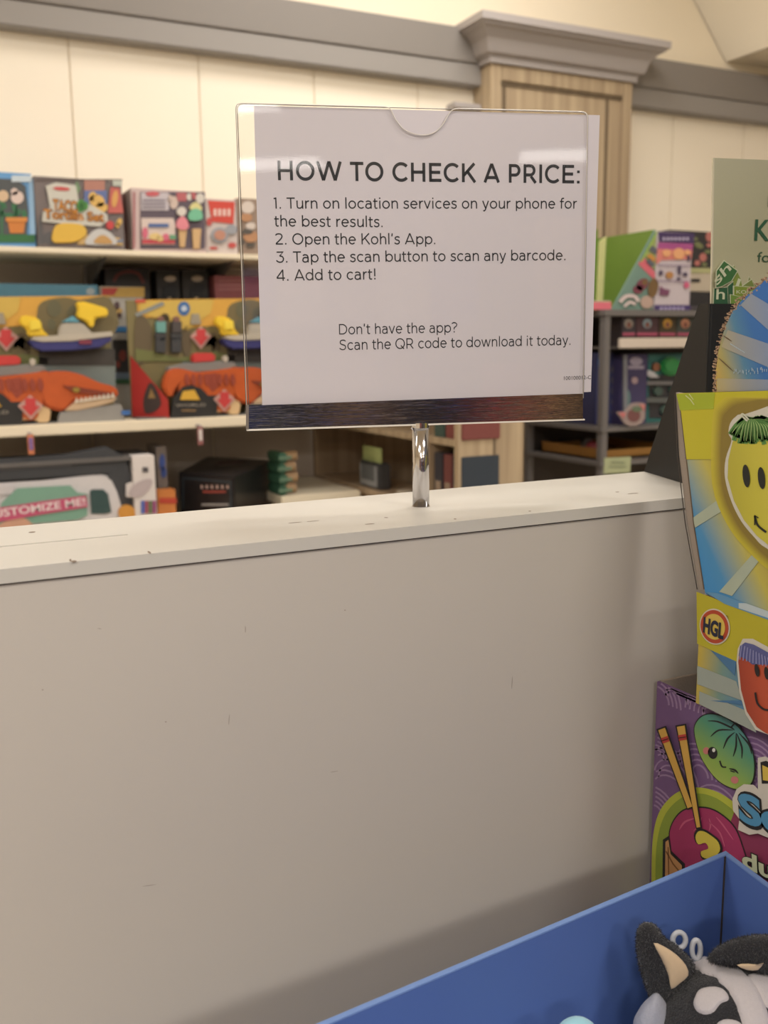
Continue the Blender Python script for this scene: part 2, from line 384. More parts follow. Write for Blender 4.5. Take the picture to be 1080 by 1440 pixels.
t, pl = fbox('toy_box', 'narrow maroon box edge squeezed between taco and ice cream boxes', 'toy box', 175, 184, 272, 2.95, .12, ZU, col((150, 96, 96)))
Art(pl, 1).rect(178, 275, 180, 340).build('printed_stripe', col((206, 176, 170)), t)
t, pl = fbox('toy_box', 'ice cream shop playset box with cones on the top shelf', 'toy box', 186, 289, 267, 2.87, .13, ZU, col((204, 182, 178)))
Art(pl, 1).rect(197, 270, 288, 350).build('window', col((84, 72, 84)), t)
Art(pl, 1).rect(187, 270, 190, 349).build('printed_stripe', col((168, 104, 108)), t)
Art(pl, 2).rect(198, 271, 237, 296).build('printed_panel', col((194, 186, 192)), t)
Art(pl, 3).blob(214, 273, 10, 3.5).build('printed_logo', col((196, 84, 92)), t)
a = Art(pl, 3); [a.rect(200, y_, 232, y_+1.8) for y_ in (281, 286, 291)]; a.build('printed_lines', col((110, 100, 116)), t)
a = Art(pl, 2); a.blob(244, 285, 6, 9).blob(238, 280, 4, 6); a.build('printed_cup', col((206, 184, 172)), t)
a = Art(pl, 2); a.rect(248, 271, 262, 283).rect(268, 271, 275, 280); a.build('printed_panel', col((180, 90, 96)), t)
a = Art(pl, 2); a.blob(281, 279, 6, 7).blob(266, 277, 4, 5); a.build('printed_scoop', col((210, 204, 194)), t)
a = Art(pl, 2, .004); a.poly([(198, 307), (243, 307), (246, 318), (245, 344), (199, 344)]); a.build('shop_front', col((214, 196, 186)), t)
Art(pl, 5, .003).rect(208, 315, 236, 320).build('shop_sign', col((70, 96, 150)), t)
Art(pl, 5).rect(199, 337, 245, 343).build('printed_stripe', col((190, 60, 70)), t)
a = Art(pl, 5, .003); a.blob(217, 333, 8, 5).blob(224, 336, 5, 4); a.build('printed_food', col((222, 192, 124)), t)
a = Art(pl, 5, .003); a.blob(232, 334, 5, 5).blob(203, 328, 4, 8); a.build('printed_food', col((206, 96, 120)), t)
a = Art(pl, 5, .003); a.blob(241, 334, 6, 3.5); a.build('printed_leaves', col((96, 150, 110)), t)
Art(pl, 2, .006).poly([(250, 322), (262, 322), (259, 348), (252, 348)]).build('play_cone', col((206, 168, 116)), t, bevel=.001)
Art(pl, 2, .006).poly([(269, 322), (282, 322), (280, 350), (271, 350)]).build('play_cone', col((206, 168, 116)), t, bevel=.001)
Art(pl, 3, .009).poly([(247, 320), (248, 311), (254, 305), (260, 308), (264, 320), (256, 324)], 3).build('play_scoop', col((222, 130, 142)), t)
Art(pl, 3, .008).blob(254, 298, 6.5, 6.5).build('play_scoop', col((214, 206, 196)), t)
Art(pl, 3, .009).poly([(264, 309), (265, 299), (272, 294), (281, 297), (283, 308), (274, 311)], 3).build('play_scoop', col((110, 186, 148)), t)
Art(pl, 3, .008).poly([(266, 295), (268, 288), (274, 285), (280, 289), (282, 296)], 3).build('play_scoop', col((214, 206, 140)), t)

t, pl = fbox('toy_box', 'red and white cafe playset box beside the sign on the top shelf', 'toy box', 290, 334, 280, 2.87, .13, ZU, col((204, 190, 184)))
Art(pl, 1).poly([(292, 282), (330, 284), (328, 315), (298, 312)]).build('printed_banner', col((204, 62, 48)), t)
a = Art(pl, 2); [a.rect(300+i*6.5, 294, 304+i*6.5, 304) for i in range(4)]; a.build('printed_marks', col((232, 200, 190)), t)
a = Art(pl, 2, .004); a.blob(308, 331, 12, 11).blob(325, 323, 8, 7); a.build('printed_bowl', col((150, 152, 158)), t)
Art(pl, 6).blob(308, 331, 8, 7).build('printed_food', col((186, 130, 108)), t)
for b_ in ((300, 349, 6, 2), (326, 345, 6, 4), (294, 312, 4, 6)): Art(pl, 2).blob(*b_).build('printed_food', col((190, 70, 66)), t)
t, pl = fbox('toy_box', 'toy food box seen through the clear edge of the sign holder', 'toy box', 335, 430, 281, 2.87, .13, ZU, col((150, 128, 112)))
a = Art(pl, 1, .003); a.blob(348, 292, 9, 9).blob(352, 318, 7, 5); a.build('printed_plate', col((220, 206, 196)), t)
a = Art(pl, 1, .003); a.blob(346, 306, 8, 6).blob(352, 333, 10, 8); a.build('printed_food', col((188, 136, 96)), t)
a = Art(pl, 1, .004); a.blob(347, 326, 8, 4).blob(352, 345, 6, 3).blob(340, 340, 3, 4); a.build('printed_food', col((80, 74, 68)), t)

# ------------------------------------------------------------------ behind the dinosaur boxes
t, pl = fbox('toy_box', 'pale blue long box lying behind the left dinosaur box', 'toy box', -60, 140, 399, 2.98, .12, ZM, col((104, 170, 200)))
Art(pl, 1).blob(127, 410, 6, 5).build('printed_mark', col((200, 215, 222)), t)
t, pl = fbox('toy_box', 'white illustrated box standing in the gap between dinosaur boxes', 'toy box', 143, 203, 403, 2.96, .1, ZM, col((190, 186, 176)))
Art(pl, 1).rect(143, 404, 203, 418).build('printed_band', col((206, 168, 82)), t)
Art(pl, 2).poly([(143, 405), (166, 405), (160, 415), (143, 415)]).build('printed_flash', col((196, 66, 60)), t)
a = Art(pl, 2); a.blob(164, 430, 4, 6).blob(167, 443, 4, 4); a.build('printed_figure', col((84, 60, 60)), t)
a = Art(pl, 2); a.blob(166, 437, 6, 4); a.build('printed_figure', col((208, 168, 96)), t)
Art(pl, 2).poly([(160, 467), (166, 459), (178, 459), (186, 467)]).build('printed_wave', col((50, 120, 180)), t)
Art(pl, 1).rect(158, 478, 192, 530).build('printed_block', col((48, 46, 46)), t)
a = Art(pl, 2); a.blob(172, 500, 5, 8).blob(166, 512, 3, 5); a.build('printed_figure', col((140, 60, 50)), t)
Art(pl, 2).rect(158, 524, 192, 533).build('printed_strip', col((110, 130, 150)), t)
Art(pl, 2).rect(158, 533, 192, 540).build('printed_strip', col((50, 96, 60)), t)
t, pl = fbox('toy_box', 'dark box with a red arc print deep on the middle shelf', 'toy box', 150, 212, 378, 3.06, .08, ZM, col((46, 42, 42)))
Art(pl, 1).line([(160, 396), (166, 386), (180, 382), (194, 385), (202, 398)], 4, 4).build('printed_arc', col((120, 54, 50)), t)
for i, (a0, a1, lb) in enumerate(((222, 254, 'black figure pack with pale face left of its twin behind dinosaur box'), (258, 294, 'black figure pack with pale face beside the pink box'))):
    t, pl = fbox('figure_pack', lb, 'toy pack', a0, a1, 380, 3.04, .08, ZM, col((44, 40, 38)))
    c_ = (a0+a1)/2
    Art(pl, 1, .004).blob(c_+1, 392, 8, 4).build('figure_head', col((196, 178, 156)), t)
    a = Art(pl, 1, .006); a.blob(c_+1, 405, 10, 6).rect(c_-9, 408, c_+9, 418); a.build('figure_body', col((22, 22, 24)), t)
    Art(pl, 4).rect(c_-3, 411, c_+2, 420).build('printed_mark', col((206, 186, 150)), t)
t, pl = fbox('toy_box', 'dusty pink box behind the right dinosaur box', 'toy box', 303, 372, 388, 3.0, .12, ZM, col((158, 84, 88)))
a = Art(pl, 1); [a.rect(307, y_, 345, y_+2) for y_ in (394, 400, 406)]; a.build('printed_lines', col((184, 120, 120)), t)

# ------------------------------------------------------------------ the two dinosaur-and-boat boxes
YB = 2.78; pb = PY(YB, .0015)
D = pb(281, 475).x - pb(0, 478).x; DV = (D, 0, 0)
XL = pb(189, 500).x; XR = pb(164, 500).x + D; ZTOP = pb(250, 421).z
t = thing('dinosaur_boat_box', 'dinosaur and boat playset box with red corner left of the price sign', 'toy box', ((XL+XR)/2, YB+.08, ZM), 'dinosaur boat playsets')
DT = t
MB().box((XL, YB+.075, ZM), (XR, YB+.085, ZTOP)).build('back_card', col((120, 108, 66)), t, bevel=.001)
PBK = PY(YB+.075, .0015)
def shp(p): return p
def A1(layer, th=None): return Art(PBK, layer, th, DV)      # drawn where the left box shows it, moved over to the right one
def A2(layer, th=None): return Art(PBK, layer, th)
def xp(px, py): return PBK(px, py)
# print on the backing card
A2(1).poly([(192, 422), (402, 419), (402, 450), (396, 452), (330, 455), (260, 462), (230, 448), (194, 446)]).build('printed_sky', col((214, 160, 58)), t)
A2(2).poly([(196, 424), (300, 421), (296, 440), (262, 466), (238, 452), (196, 440)]).build('printed_glow', col((206, 172, 74)), t)
A2(3).poly([(189, 441), (228, 424), (231, 429), (192, 446)]).build('printed_name_strip', col((130, 134, 130)), t)
A2(3).rect(190, 421, 204, 426).build('printed_corner', col((196, 74, 50)), t)
A2(3).blob(258, 434, 8.5, 10).build('printed_roundel', col((52, 98, 158)), t)
A2(4).blob(258, 434, 4, 4).build('printed_roundel_mark', col((190, 204, 220)), t)
a = A2(2); a.poly([(190, 450), (200, 444), (208, 452), (214, 470), (212, 490), (204, 508), (190, 508)], 3).poly([(222, 450), (236, 442), (240, 470), (236, 500), (222, 500)], 3).blob(262, 480, 7, 22).blob(300, 485, 10, 18); a.build('printed_jungle', col((92, 78, 52)), t)
a = A2(3); a.poly([(190, 490), (215, 494), (250, 504), (300, 494), (330, 500), (330, 508), (190, 508)]); a.build('printed_grass', col((104, 108, 56)), t)
a = A1(2); a.poly([(52, 440), (60, 424), (90, 418), (110, 422), (124, 420), (155, 420), (160, 470), (60, 475)], 3).poly([(20, 480), (50, 470), (60, 505), (20, 500)], 3); a.build('printed_jungle', col((106, 94, 58)), t)
a = A1(3); a.blob(76, 434, 10, 12).blob(102, 440, 8, 10).blob(72, 456, 6, 8); a.build('printed_palm', col((92, 88, 60)), t)
A1(2).rect(-20, 508, 162, 545).build('printed_water', col((110, 122, 118)), t)
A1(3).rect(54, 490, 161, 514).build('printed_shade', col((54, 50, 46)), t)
# two little figures and a red arrow
for cx, cc in ((224, (100, 156, 150)), (246, (66, 60, 58))):
    a = A2(3, .014); a.rect(cx-7, 474, cx+7, 496).blob(cx, 472, 8, 8); a.build('figure_body', col((50, 50, 52)), t, bevel=.002)
    A2(3, .018).poly([(cx-7, 452), (cx+7, 452), (cx+7, 468), (cx-6, 468)]).build('figure_vest', col(cc), t, bevel=.002)
    A2(3, .016).blob(cx, 449, 4.5, 4).build('figure_head', col((120, 80, 70)), t)
def arrow(fx, cx, cy):
    fx(6, .002).poly([(cx-15, cy-2), (cx, cy-16), (cx+15, cy-2), (cx, cy+16)]).build('arrow_border', col((196, 150, 140)), t)
    fx(8, .002).poly([(cx-6, cy-12), (cx+6, cy-12), (cx+6, cy-2), (cx+11, cy-2), (cx, cy+11), (cx-11, cy-2), (cx-6, cy-2)]).build('printed_arrow', col((196, 52, 52)), t)
arrow(A2, 281, 475)
a = A1(4, .004); a.poly([(-8, 440), (4, 440), (8, 456), (-10, 456)]); a.build('tower_print', col((150, 140, 120)), t)
# boat
PBT = PY(YB+.02); PB3 = PY(YB+.045)
def B1(layer, th): return Art(PBT, layer, th, DV)
Mhull = col((44, 44, 108)); Myel = col((240, 200, 40)); Mdeck = col((186, 176, 160))
B1(1, -.045).poly([(40, 478), (60, 480), (100, 479), (157, 473), (156, 480), (140, 489), (100, 493), (60, 494), (47, 489)]).build('boat_hull', Mhull, t, bevel=.003)
B1(3, -.04).poly([(44, 478), (46, 474), (158, 466), (158, 473), (100, 480), (60, 481)]).build('boat_deck', Mdeck, t, bevel=.002)
B1(1, -.03).poly([(82, 474), (84, 458), (90, 454), (116, 454), (128, 466), (130, 471)]).build('boat_cabin', col((178, 170, 156)), t, bevel=.004)
B1(1, -.028).poly([(87, 453), (103, 444), (113, 454)]).build('cabin_roof', col((88, 150, 168)), t, bevel=.002)
B1(3, .002).rect(111, 478, 128, 484).build('hull_badge', col((120, 40, 60)), t)
B1(1, -.03).poly([(107, 425), (118, 424), (136, 429), (152, 434), (152, 445), (134, 447), (132, 460), (127, 461), (122, 452), (108, 446), (110, 435)]).build('boat_crane', Myel, t, bevel=.004)
B1(1, -.03).poly([(28, 447), (34, 443), (50, 446), (58, 452), (60, 464), (70, 473), (40, 473), (38, 462), (28, 456)]).build('boat_cannon', Myel, t, bevel=.004)
B1(4, .004).poly([(40, 450), (56, 450), (58, 463), (42, 465)]).build('cannon_front', col((244, 214, 60)), t, bevel=.002)
# red boat fitting, grey rail, skeleton and dinosaur
B1(1, -.03).poly([(-10, 503), (0, 500), (26, 500), (31, 508), (26, 514), (-8, 516)], 0).build('red_raft', col((196, 48, 44)), t, bevel=.004)
B1(1, -.04).poly([(-50, 522), (-20, 516), (40, 512), (62, 514), (66, 520), (50, 526), (0, 530), (-50, 530)]).build('grey_ramp', col((124, 122, 118)), t, bevel=.003)
B1(2, -.02).blob(46, 509, 4, 5).build('ramp_knob', col((186, 176, 160)), t)
Mor = mat('orange_dinosaur_vinyl', (184, 84, 36), .45, noise=.12, nscale=60); Mbel = col((214, 180, 132)); Mrib = col((146, 56, 36))
PD = PY(YB+.0)
def C1(layer, th): return Art(PD, layer, th, DV)
C1(1, -.06).poly([(-34, 560), (-30, 536), (-20, 530), (0, 530), (50, 524), (66, 522), (70, 530), (62, 560), (56, 574), (20, 580), (-20, 582), (-32, 574)], 3).build('dinosaur_body', Mor, t, bevel=.008)
a = C1(4, -.01)
for i in range(8): a.poly([(-24+i*11, 534), (-20+i*11, 532), (-16+i*11, 543), (-20+i*11, 551), (-24+i*11, 543)], 2)
a.build('dinosaur_ribs', Mrib, t)
C1(2, -.05).poly([(60, 530), (72, 523), (90, 522), (100, 523), (118, 528), (140, 538), (158, 543), (166, 550), (164, 558), (150, 562), (118, 566), (104, 566), (92, 578), (74, 576), (60, 568), (55, 548)], 3).build('dinosaur_head', Mor, t, bevel=.008)
C1(6, -.02).poly([(88, 542), (104, 543), (150, 551), (162, 553), (150, 556), (118, 553), (100, 550)], 0).build('dinosaur_mouth_line', col((120, 44, 22)), t)
C1(8, .004).blob(106, 548, 5, 3.5).build('dinosaur_eye', col((150, 120, 40)), t)
C1(5, -.03).poly([(90, 578), (104, 566), (120, 560), (164, 558), (160, 565), (140, 571), (110, 577)]).build('lower_jaw', col((206, 176, 142)), t, bevel=.003)
a = C1(6, .004)
for i in range(9): a.poly([(104+i*6.3, 566-i*.9), (110+i*6.3, 565-i*.9), (107+i*6.3, 559-i*.9)])
a.build('teeth', col((226, 214, 196)), t)
C1(3, -.04).poly([(12, 556), (34, 552), (50, 560), (56, 576), (52, 590), (20, 588), (14, 574)], 3).build('dinosaur_thigh', Mor, t, bevel=.006)
C1(2, -.04).poly([(24, 588), (50, 580), (58, 570), (72, 576), (70, 592), (66, 596), (55, 596), (50, 590), (30, 592)]).build('dinosaur_leg', Mbel, t, bevel=.004)
# parts seen on the right box: tail half, emblem, red corner
def C2(layer, th): return Art(PD, layer, th)
C2(2, -.04).poly([(230, 545), (236, 524), (250, 518), (278, 524), (300, 530), (304, 548), (290, 554), (280, 546), (262, 536), (248, 546), (240, 560)], 3).build('dinosaur_tail', Mor, t, bevel=.006)
C2(3, -.02).poly([(284, 528), (304, 524), (306, 545), (298, 552)], 0).build('dinosaur_stripes', Mrib, t)
C2(4, -.01).poly([(240, 588), (243, 560), (256, 544), (268, 541), (282, 546), (292, 556), (306, 556), (304, 585)], 0).build('emblem_plate', col((28, 26, 26)), t)
C2(6, .002).poly([(252, 562), (256, 550), (272, 548), (280, 562)], 0).build('printed_emblem', col((214, 166, 50)), t)
text(t, PD, 'WORLD', (246, 572), (288, 571), 4.5, col((160, 150, 136)), layer=6)
a = C2(7, .002); a.rect(254, 576, 274, 578); a.build('printed_line', col((140, 110, 70)), t)
def C2b(*a_): return Art(PD, *a_)
arrow(C2b, 314, 563)
# red corner: side card swept back
p0 = PD(196, 588); 
MB().prism([(XL+.0, YB+.075, ZM), (XL+.004, YB+.075, PBK(190, 500).z), (PD(236, 560).x, YB, PD(236, 562).z), (PD(236, 560).x, YB, ZM)], (0, -.003, 0)).build('red_corner_card', mat('red_card', (164, 44, 40), .5), t)
a = Art(Plane((XL, YB+.075-.0035, 1.3), Vector((-(.075), -(PD(236, 560).x-XL), 0)), .0012), 1)
a.poly([(204, 580), (202, 562), (207, 545), (212, 538), (219, 545), (226, 562), (225, 572), (215, 580)], 3); a.build('corner_emblem', col((48, 36, 34)), t)
a = Art(Plane((XL, YB+.075-.0035, 1.3), Vector((-(.075), -(PD(236, 560).x-XL), 0)), .0012), 2)
a.poly([(209, 560), (213, 546), (219, 560)]); a.build('corner_emblem_mark', col((140, 110, 60)), t)
MB().box((XL, YB, ZM), (XR, YB+.075, ZM+.004)).build('tray_floor', col((96, 98, 98)), t)
C1(3, -.02).poly([(80, 596), (84, 580), (120, 574), (168, 568), (172, 572), (176, 596)]).build('tray_lip', col((140, 138, 134)), t, bevel=.002)
C1(5, .002).rect(170, 577, 182, 583).build('tray_badge', col((52, 100, 170)), t)
tb = copy_tree(t); tb.location = t.location - Vector((D, 0, 0))
tb['label'] = 'dinosaur and boat playset box at the far left with orange dinosaur head'

# ------------------------------------------------------------------ bottom shelf: camper box, black box, rolls
YC = 2.70; pc = PY(YC, .0012); X0 = pc(-120, 680).x; X1 = pc(219, 680).x; Z1 = pc(200, 641).z
t = thing('camper_box', 'large white camper van toy box with customize me banner on bottom shelf', 'toy box', ((X0+X1)/2, YC+.1, .945))
MB().box((X0, YC+.06, .945), (X1, YC+.2, Z1)).build('carton', col((60, 58, 60)), t, bevel=.002)
XS = pc(188, 680).x
MB().box((XS, YC, .945), (X1, YC+.06, Z1)).build('side_post', col((222, 214, 210)), t, bevel=.002)
MB().box((X0, YC+.01, Z1-.012), (XS, YC+.06, Z1)).build('top_frame', col((92, 88, 86)), t, bevel=.001)
pv = PY(YC+.02, .0012)
Art(pv, 1, -.03).poly([(-80, 652), (90, 640), (150, 628), (176, 642), (186, 670), (186, 720), (160, 720), (150, 667), (-80, 682)]).build('van_dark_roof', col((52, 54, 58)), t, bevel=.003)  # dark grey is the van roof's own colour
Art(pv, 1, .002).poly([(-80, 662), (100, 652), (100, 656), (-80, 667)]).build('roof_rib', col((72, 72, 76)), t)
Art(pv, 2, -.02).poly([(-80, 684), (60, 676), (130, 668), (148, 668), (158, 674), (166, 690), (172, 710), (172, 740), (-80, 760)], 0).build('van_body', col((210, 206, 208)), t, bevel=.004)
Art(pv, 2, .006).poly([(-80, 688), (20, 682), (17, 694), (-80, 702)]).build('van_trim', col((196, 192, 196)), t)
Art(pv, 3, .003).poly([(126, 690), (130, 688), (145, 688), (151, 694), (156, 720), (148, 722), (128, 722)], 0).build('van_window', col((40, 66, 66)), t)
Art(pv, 6, .003).poly([(2, 706), (24, 686), (98, 682), (108, 692), (122, 694), (122, 724), (108, 730), (50, 735), (-10, 738)]).build('banner_plate', col((116, 160, 140)), t)
Art(pv, 9, .003).poly([(-20, 716), (60, 704), (120, 696), (122, 712), (60, 722), (-20, 736)]).build('banner_ribbon', col((186, 74, 108)), t)
text(t, pv, 'CUSTOMIZE ME!', (-24, 729), (119, 709), 11, col((232, 214, 216)), layer=12, bold=.02)
Art(pv, 8, .003).poly([(-5, 742), (8, 732), (25, 727), (38, 730), (44, 742)], 3).build('printed_hand', col((198, 150, 124)), t)
Art(pv, 6, .01).blob(177, 720, 12, 11).build('orange_wheel', col((206, 140, 52)), t)
Art(pv, 7, .003).poly([(176, 680), (190, 675), (194, 682), (190, 700), (176, 698)], 0).build('post_flap', col((222, 214, 210)), t)
Art(pc, 2).poly([(181, 692), (190, 680), (208, 673), (214, 678), (208, 690), (195, 699), (184, 698)], 3).build('printed_cloud', col((184, 170, 172)), t)
Art(pc, 2).rect(200, 657, 208, 664).build('printed_numeral', col((70, 66, 70)), t)
for i, c_ in enumerate(((70, 90, 170), (150, 70, 90), (90, 110, 70), (140, 60, 110))):
    Art(pc, 2).rect(198+i*5.4, 704, 203+i*5.4, 722).build('printed_swatch', col(c_), t)
# thin box with blue art and orange pack
t, pl = fbox('toy_box', 'narrow box with blue print beside the camper box', 'toy box', 221, 236, 628, 2.80, .12, .945, col((120, 110, 104)))
a = Art(pl, 1); a.blob(228, 650, 4, 12).blob(230, 664, 4, 8); a.build('printed_figure', col((46, 70, 140)), t)
t, pl = fbox('toy_pack', 'orange and red pack low beside the black box', 'toy pack', 223, 249, 689, 2.74, .05, .945, col((206, 122, 56)))
Art(pl, 1).rect(224, 700, 248, 708).build('printed_band', col((186, 60, 40)), t)
# black box turned on the shelf
c3 = PY(2.64)(329, 671); pz = PZ(c3.z)
q = [pz(251, 664), pz(329, 671), pz(384, 647), pz(292, 642)]
t = thing('black_box', 'glossy black carton turned askew on the bottom shelf', 'box', ((q[0].x+q[2].x)/2, (q[0].y+q[2].y)/2, .945))
lo = [(p.x, p.y, .945) for p in q]
MB().loft([lo, [(p.x, p.y, c3.z) for p in q]]).build('carton', mat('black_gloss_card', (34, 31, 32), .35, noise=.1, nscale=30), t, bevel=.002)
nf = (q[1]-q[0]).cross(Vector((0, 0, 1))).normalized(); pk = Plane(q[0], nf, .0012)
text(t, pk, 'PARKSIDE' if False else 'IIIIII', (283, 687), (322, 687), 5, col((190, 160, 150)), layer=1)
Art(pk, 1).rect(286, 690, 318, 693).build('printed_line', col((150, 60, 50)), t)
Art(pk, 1).rect(284, 708, 322, 711).build('printed_line', col((150, 146, 144)), t)
a = Art(pk, 1); a.line([(258, 715), (258, 672), (325, 678), (325, 715)], 1.6); a.build('printed_frame', col((52, 66, 76)), t)
a = Art(PZ(c3.z), 1); a.poly([(300, 655), (340, 652), (352, 647), (310, 648)]); a.build('printed_top', col((70, 48, 46)), t)
# stacked rolls
pr_ = PY(2.8); zb = 1.0; hr = .034
for i in range(4):
    lb = ['lowest green roll with tan end in the stack by the wooden case', 'second green roll from the bottom of the small stack', 'third green roll from the bottom of the small stack', 'topmost green roll with tan end in the small stack'][i]
    x0, x1, x2 = 1.0305, pr_(403, 670).x-.002+.004*(i % 2), pr_(420, 670).x
    t = thing('green_roll', lb, 'roll', (x1, 2.83, zb+i*hr), 'green rolls on the low shelf')
    MB().box((x0, 2.79, zb+i*hr), (x1, 2.9, zb+(i+1)*hr-.002)).build('wrap', col((52, 96, 72)), t, bevel=.005, seg=3)
    MB().tube([(x1, 2.835, zb+(i+.5)*hr), (x2+.006*(i % 2), 2.835, zb+(i+.5)*hr)], hr*.46, 14).build('end_cap', col((176, 140, 100)), t)
    MB().box((x0+.04, 2.786, zb+i*hr+.012), (x1-.03, 2.7905, zb+(i+1)*hr-.012)).build('printed_label', col((96, 128, 104)), t)

# ------------------------------------------------------------------ wooden case at right angles to the wall
XC = 1.311; px_ = PX(XC, .0012); yn = 2.185; xe = PY(yn)(736, 640).x
t = thing('wooden_case', 'low wooden shelf case standing out from the wall behind the sign', 'cabinet', ((XC+xe)/2, 2.7, 0))
zt_ = 1.53
MB().box((XC, yn, 0), (xe, yn+.02, zt_)).build('end_panel', M_wood, t, bevel=.001)
gx = PY(yn)(695, 640).x
MB().box((gx-.003, yn-.002, 0), (gx+.003, yn+.001, zt_)).build('groove', Mgroove, t)
MB().box((XC, WY-.025, 0), (xe, WY-.005, zt_)).build('end_panel', M_woodd, t)
MB().box((xe-.015, yn+.02, 0), (xe, WY-.025, zt_)).build('back_panel', M_woodd, t)
MB().box((XC, yn+.02, zt_-.02), (xe-.015, WY-.025, zt_)).build('top_panel', M_woodd, t)
z1 = px_(575, 613).z; z2 = px_(525, 690).z
yd = px_(557, 640).y
MB().box((XC+.002, yn+.02, z1-.01), (xe-.015, WY-.025, z1+.008)).build('shelf_board', M_wood, t)
MB().box((XC+.002, yn+.02, z2-.018), (xe-.015, WY-.025, z2)).build('shelf_board', M_woodd, t)
MB().box((XC+.002, px_(600, 640).y-.008, z2), (xe-.015, px_(600, 640).y+.008, z1-.01)).build('divider', M_woodd, t)
for (a0, a1, za, cc, lb) in ((622, 646, z1+.008, (120, 60, 56), 'red spined book above the shelf edge by the chrome post'),
                      (606, 621, z1+.008, (56, 78, 70), 'green book on the upper board of the wooden case'),
                      (606, 618, z2, (44, 44, 52), 'dark book at the left end of the lower row'),
                      (619, 631, z2, (110, 56, 54), 'dull red book in the middle of the lower row'),
                      (632, 645, z2, (40, 52, 64), 'navy book at the right end of the lower row')):
    ya, yb = px_(a0, 640).y, px_(a1, 640).y
    t2 = thing('book', lb, 'book', (XC+.08, (ya+yb)/2, za), 'books in the wooden case')
    hh = .15 if za > z1 else .155
    MB().box((XC+.01, yb+.001, za), (XC+.13, ya-.001, za+hh)).build('cover', col(cc), t2, bevel=.002)
    MB().box((XC+.0085, yb+.01, za+hh*.3), (XC+.0105, ya-.01, za+hh*.5)).build('spine_label', col((150, 130, 110)), t2)
t2 = thing('timer', 'small grey gadget with a display on the case shelf', 'gadget', (XC+.03, px_(510, 660).y, z2))
ya, yb = px_(498, 660).y, px_(526, 660).y
MB().box((XC+.02, yb, z2), (XC+.06, ya, px_(510, 650).z)).build('body', col((60, 60, 62)), t2, bevel=.005)
MB().box((XC+.018, yb+.02, z2+.006), (XC+.0205, ya-.006, px_(510, 652).z-.004)).build('face', col((150, 152, 154)), t2, bevel=.001)
MB().box((XC+.0165, yb+.035, z2+.025), (XC+.0185, ya-.02, z2+.075)).build('display', col((90, 94, 96)), t2)
MB().box((XC+.015, yb+.03, z2+.08), (XC+.0185, ya-.018, z2+.087)).build('brand_strip', col((50, 50, 50)), t2)
zz = px_(510, 650).z
o = MB().box((XC+.03, yb+.01, zz), (XC+.034, ya-.005, px_(510, 629).z)).build('green_note', col((168, 178, 112)), None, bevel=.001)
tag(o, 'pale green note card standing on the grey gadget', 'note')
o = MB().ball((XC+.05, px_(550, 680).y, z2+.008), .03, sc=(1, 1, .27)).build('white_dish', col((196, 184, 166)), None, smooth=True)
tag(o, 'small white dish on the case shelf left of the chrome post', 'dish')

# ------------------------------------------------------------------ grey gondola on the right
YG = 2.30; pg = PY(YG, .0012); XG = 1.885; XH = 2.75; YK = 2.71
t = thing('metal_shelf_rack', 'grey metal shelf rack with posts at the right behind the sign', 'rack', ((XG+XH)/2, 2.5, 0))
for (x, y) in ((XG, YG), (XG, YK-.03), (XH-.03, YG), (XH-.03, YK-.03)):
    MB().box((x, y, 0), (x+.025, y+.025, 1.55)).build('post', M_gond, t, bevel=.003)
MB().box((XG+.03, YK-.008, 0), (XH-.03, YK, 1.55)).build('back_panel', mat('unlit_rack_back', (70, 62, 56), .8), t)  # dark brown painted in to stand for unlit wood behind the rack
for z_ in (1.55, 1.205, 1.10):
    MB().box((XG-.004, YG-.004, z_-.013), (XH+.004, YK-.009, z_+(.0 if z_ < 1.5 else .006))).build('shelf_board', M_gond, t, bevel=.002)
MB().box((XG+.06, YG-.0, 1.44), (XH-.04, YK-.02, 1.448)).build('shelf_board', M_gond, t)
MB().box((XG+.05, YG-.012, 1.442), (XH-.04, YG-.002, 1.472)).build('white_rail', col((206, 194, 178)), t, bevel=.002)
ZG = 1.556
# teal/green display tray
X0 = pg(862, 437).x; X1 = pg(920, 437).x; ZH = pg(925, 322).z
Mteal = col((104, 136, 124)); Mgr = col((102, 132, 46)); Mpk = col((206, 96, 110))
t = thing('display_tray', 'green lined cardboard display tray with teal slanted side on the rack', 'display tray', ((X0+X1)/2-.05, YG+.15, ZG))
XT = pg(795, 437).x
MB().prism([(X0, YG+.012, ZG), (X1, YG+.012, ZG), (X1, YG+.012, ZH)], (0, -.004, 0)).build('side_panel', Mteal, t)
MB().prism([(XT, YG+.28, ZG), (X1, YG+.28, ZG), (X1, YG+.28, ZH+.03), (XT, YG+.28, ZH-.02)], (0, -.004, 0)).build('side_panel', Mgr, t)
MB().prism([(X1, YG+.012, ZG), (X1, YG+.28, ZG), (X1, YG+.28, ZH), (X1, YG+.012, ZH)], (.004, 0, 0)).build('back_panel', Mgr, t)
MB().prism([(X0-.001, YG+.008, ZG), (XT, YG+.06, ZG), (XT, YG+.06, ZG+.022), (X0, YG+.008, ZG+.022)], (0, .003, 0)).build('front_lip', Mpk, t)
MB().prism([(XT, YG+.06, ZG+.023), (X0, YG+.012, ZG+.023), (X0+.02, YG+.27, ZG+.03), (XT, YG+.27, ZG+.03)], (0, 0, .003)).build('inner_floor', col((196, 190, 160)), t)
a = Art(pg, 1); pgs = PY(YG+.008, .001)
Art(pgs, 1).poly([(897, 371), (905, 361), (924, 388), (924, 398)]).build('printed_band', Mpk, t)
Art(pgs, 1).poly([(906, 360), (925, 323), (925, 386)]).build('printed_corner', col((146, 160, 92)), t)
Art(pgs, 3).poly([(899, 369), (922, 325), (925, 325), (903, 366)]).build('printed_edge', col((146, 180, 76)), t)
